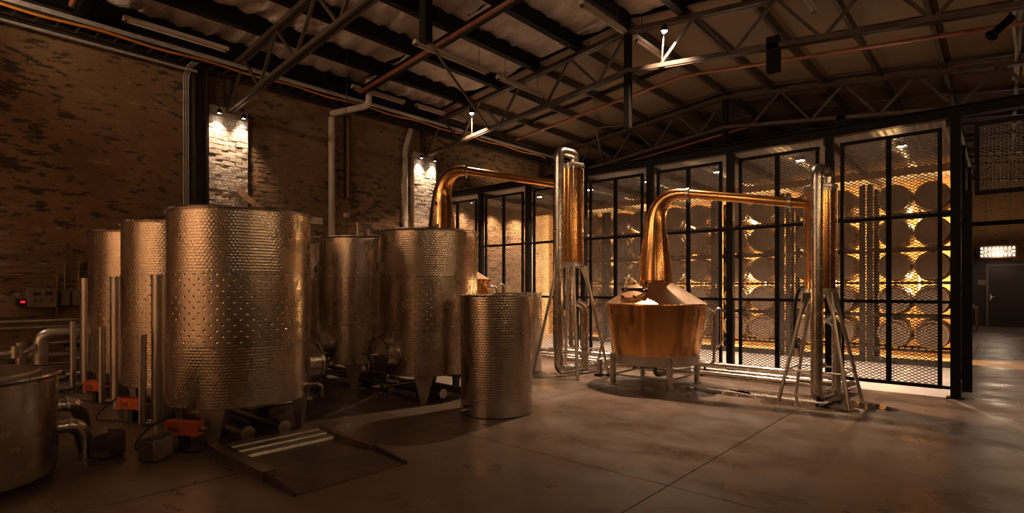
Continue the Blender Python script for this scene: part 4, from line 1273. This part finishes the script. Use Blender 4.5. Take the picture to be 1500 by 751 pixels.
# ------------------------------------------------------------------ condensers
def condenser(x, y, s, rc, z0, z1, label, who):
    t = thing('condenser', label, 'condenser', (x, y, 0))
    MB().lathe([(rc, z0 + 0.05), (rc, z1 - 0.06)], 48).build('shell', 'copper', t)
    MB().lathe([(0.0, z1 + 0.01), (rc + 0.01, z1 + 0.01), (rc + 0.022, z1), (rc + 0.022, z1 - 0.03), (rc + 0.008, z1 - 0.035), (rc + 0.008, z1 - 0.07), (rc, z1 - 0.07)], 48).build('top_flange', 'steel_satin', t)
    MB().lathe([(rc, z0 + 0.06), (rc + 0.008, z0 + 0.06), (rc + 0.008, z0 + 0.02), (rc + 0.022, z0 + 0.015), (rc + 0.022, z0 - 0.01), (0.0, z0 - 0.02)], 48).build('bottom_flange', 'steel_satin', t)
    for k in range(6):
        a = k * math.pi / 3 + 0.3
        MB().tube([((rc + 0.014) * math.cos(a), (rc + 0.014) * math.sin(a), z0), ((rc + 0.014) * math.cos(a), (rc + 0.014) * math.sin(a), z1 + 0.025)], 0.006, 8).build('tie_rod', 'steel', t)
    F = 0.365 * s
    for sx in (-1, 1):
        for sy in (-1, 1):
            top = Vector((sx * rc * 0.78, sy * rc * 0.78, z0 + 0.01))
            foot = Vector((sx * F, sy * F, 0.0))
            d = (foot - top)
            lg = MB().tube([tuple(top + d * 0.10), tuple(foot)], 0.021 * s, 12).build('leg', 'steel_satin', t)
            n = Vector((-sy, sx, 0)).normalized() * 0.008
            p1, p2, p3 = top + Vector((0, 0, 0.0)), top + Vector((-sx * 0.05, -sy * 0.05, 0)), top + d * 0.32
            p0 = top + Vector((sx * 0.03, sy * 0.03, 0))
            mb = MB()
            i = 0
            mb.v += [tuple(p - n) for p in (p0, p2, p3)] + [tuple(p + n) for p in (p0, p2, p3)]
            mb.f += [(0, 1, 2), (5, 4, 3), (0, 3, 4, 1), (1, 4, 5, 2), (2, 5, 3, 0)]
            mb.build('gusset', 'steel_satin', lg)
    zb, B = 0.38, F * (1 - 0.38 / z0) + rc * 0.78 * 0.38 / z0
    for (p, q) in (((-B, -B), (B, -B)), ((-B, B), (B, B)), ((-B, -B), (-B, B)), ((B, -B), (B, B))):
        MB().tube([(p[0], p[1], zb), (q[0], q[1], zb)], 0.011, 8).build('brace', 'steel', t)
    # big water pipe in front: up from the floor, over the top
    pr = 0.062 * s
    fx, fy = 0.03, -(rc + pr + 0.09)
    MB().tube(smooth_path([(0.16, 0.90 * s, pr + 0.03), (fx, fy, pr + 0.03), (fx, fy, z1 + 0.17), (0.07, 0.0, z1 + 0.17), (0.07, 0.0, z1)], 0.11, 7), pr, 20).build('water_pipe', 'steel', t)
    for z in (0.75, 1.55, 2.2):
        MB().lathe([(pr, z - 0.006), (pr + 0.004, z - 0.006), (pr + 0.004, z + 0.006), (pr, z + 0.006)], 20, c=(fx, fy)).build('pipe_band', 'steel_satin', t)
    # return leg under the shell
    MB().tube(smooth_path([(0.0, 0.0, z0), (0.0, 0.0, 0.42), (0.02, 0.12, 0.42)], 0.05), 0.03 * s, 14).build('outlet_pipe', 'steel', t)
    MB().tube(smooth_path([(0.13, 0.20, 0.09), (0.13, 0.20, 0.92 * s), (0.06, 0.10, 0.98 * s)], 0.08), 0.052 * s, 18).build('return_pipe', 'steel', t)
    MB().tube(smooth_path([(0.13, 0.20, 0.09), (0.13, 0.86 * s, 0.09)], 0.1), 0.05 * s, 16).build('floor_bend', 'steel', t)
    # hose port and hose
    u_ = Vector((-math.cos(R(35)), -math.sin(R(35)), 0))
    w_ = Vector((-0.75, 0.66, 0))
    a = w_ * rc
    MB().tube([tuple(a + Vector((0, 0, z0 + 0.09))), tuple(w_ * (rc + 0.09) + Vector((0, 0, z0 + 0.09)))], 0.028, 12).build('hose_port', 'steel', t)
    b = lambda k, z: tuple(w_ * k + Vector((0, 0, z)))
    MB().tube(cat_path([b(rc + 0.08, z0 + 0.09), b(rc + 0.22, z0 + 0.06), b(rc + 0.31, z0 - 0.12), b(rc + 0.33, z0 - 0.40), b(rc + 0.30, z0 - 0.72)]), 0.020, 12).build('hose', 'rubber', t)
    MB().tube([b(rc + 0.30, z0 - 0.70), b(rc + 0.295, z0 - 0.80)], 0.023, 12).build('hose_end', 'copper_pale', t)
    return t
condenser(-1.63, 7.34, 1.0, 0.16, 1.28, 2.55, 'shorter copper condenser column on splayed steel legs, near the gate', 's')
condenser(-5.05, 7.05, 1.15, 0.192, 1.68, 3.25, 'taller copper condenser column on splayed steel legs, between the two stills', 't')

# pipes on the floor along the fence
for (y, z, r, words) in ((8.34, 0.17, 0.045, 'thick upper'), (8.42, 0.07, 0.038, 'lower'), (8.22, 0.06, 0.030, 'thin front')):
    t = thing('floor_pipe', '%s steel pipe running along the foot of the mesh fence' % words, 'pipe', (-7.3, y, 0))
    MB().tube([(0, 0, z), (5.75 if words != 'thin front' else 5.2, 0, z)], r, 14).build('pipe', 'steel', t)
    for k in range(5):
        x = 0.4 + 1.15 * k
        MB().box(x - 0.015, x + 0.015, -0.015, 0.015, 0, z).build('saddle', 'dark_steel', t)
# little pumps between the tall condenser and the shorter still
for k, (x, y, h, r, words) in enumerate(((-4.62, 7.20, 0.26, 0.05, 'taller'), (-4.48, 7.30, 0.14, 0.06, 'squat'))):
    t = thing('steam_trap', '%s small steel steam trap between the tall condenser and the shorter still' % words, 'valve', (x, y, 0))
    MB().lathe([(0.0, 0.03), (r, 0.04), (r, h), (r * 0.6, h + 0.02), (r * 0.4, h + 0.06), (0.0, h + 0.065)], 20).build('body', 'steel', t)
    MB().box(-0.06, 0.06, -0.06, 0.06, 0, 0.035).build('base', 'dark_steel', t)
    if k == 0:
        MB().tube(cat_path([(0, 0, h + 0.05), (0.02, 0.02, h + 0.20), (0.12, 0.03, h + 0.30), (0.38, -0.02, h + 0.33)]), 0.016, 10).build('pipe', 'steel', t)

# wet patch round the shorter condenser
def puddle(cx, cy, rx, ry, seed, label):
    rg = random.Random(seed)
    ph = [rg.uniform(0, 6.28) for _ in range(4)]
    m = MB()
    n = 64
    for k in range(n):
        a = 2 * math.pi * k / n
        q = 1 + 0.18 * math.sin(3 * a + ph[0]) + 0.12 * math.sin(5 * a + ph[1]) + 0.08 * math.sin(9 * a + ph[2])
        m.v.append((rx * q * math.cos(a), ry * q * math.sin(a), 0.002))
    m.f.append(tuple(range(n)))
    o = m.build('puddle', 'wet_concrete', None, (cx, cy, 0.001))
    tag(o, label, 'puddle')
puddle(-1.75, 7.25, 0.75, 0.42, 2, 'thin puddle of water round the feet of the shorter condenser')
puddle(-2.75, 7.15, 0.42, 0.22, 5, 'thin puddle of water between the shorter still and its condenser')
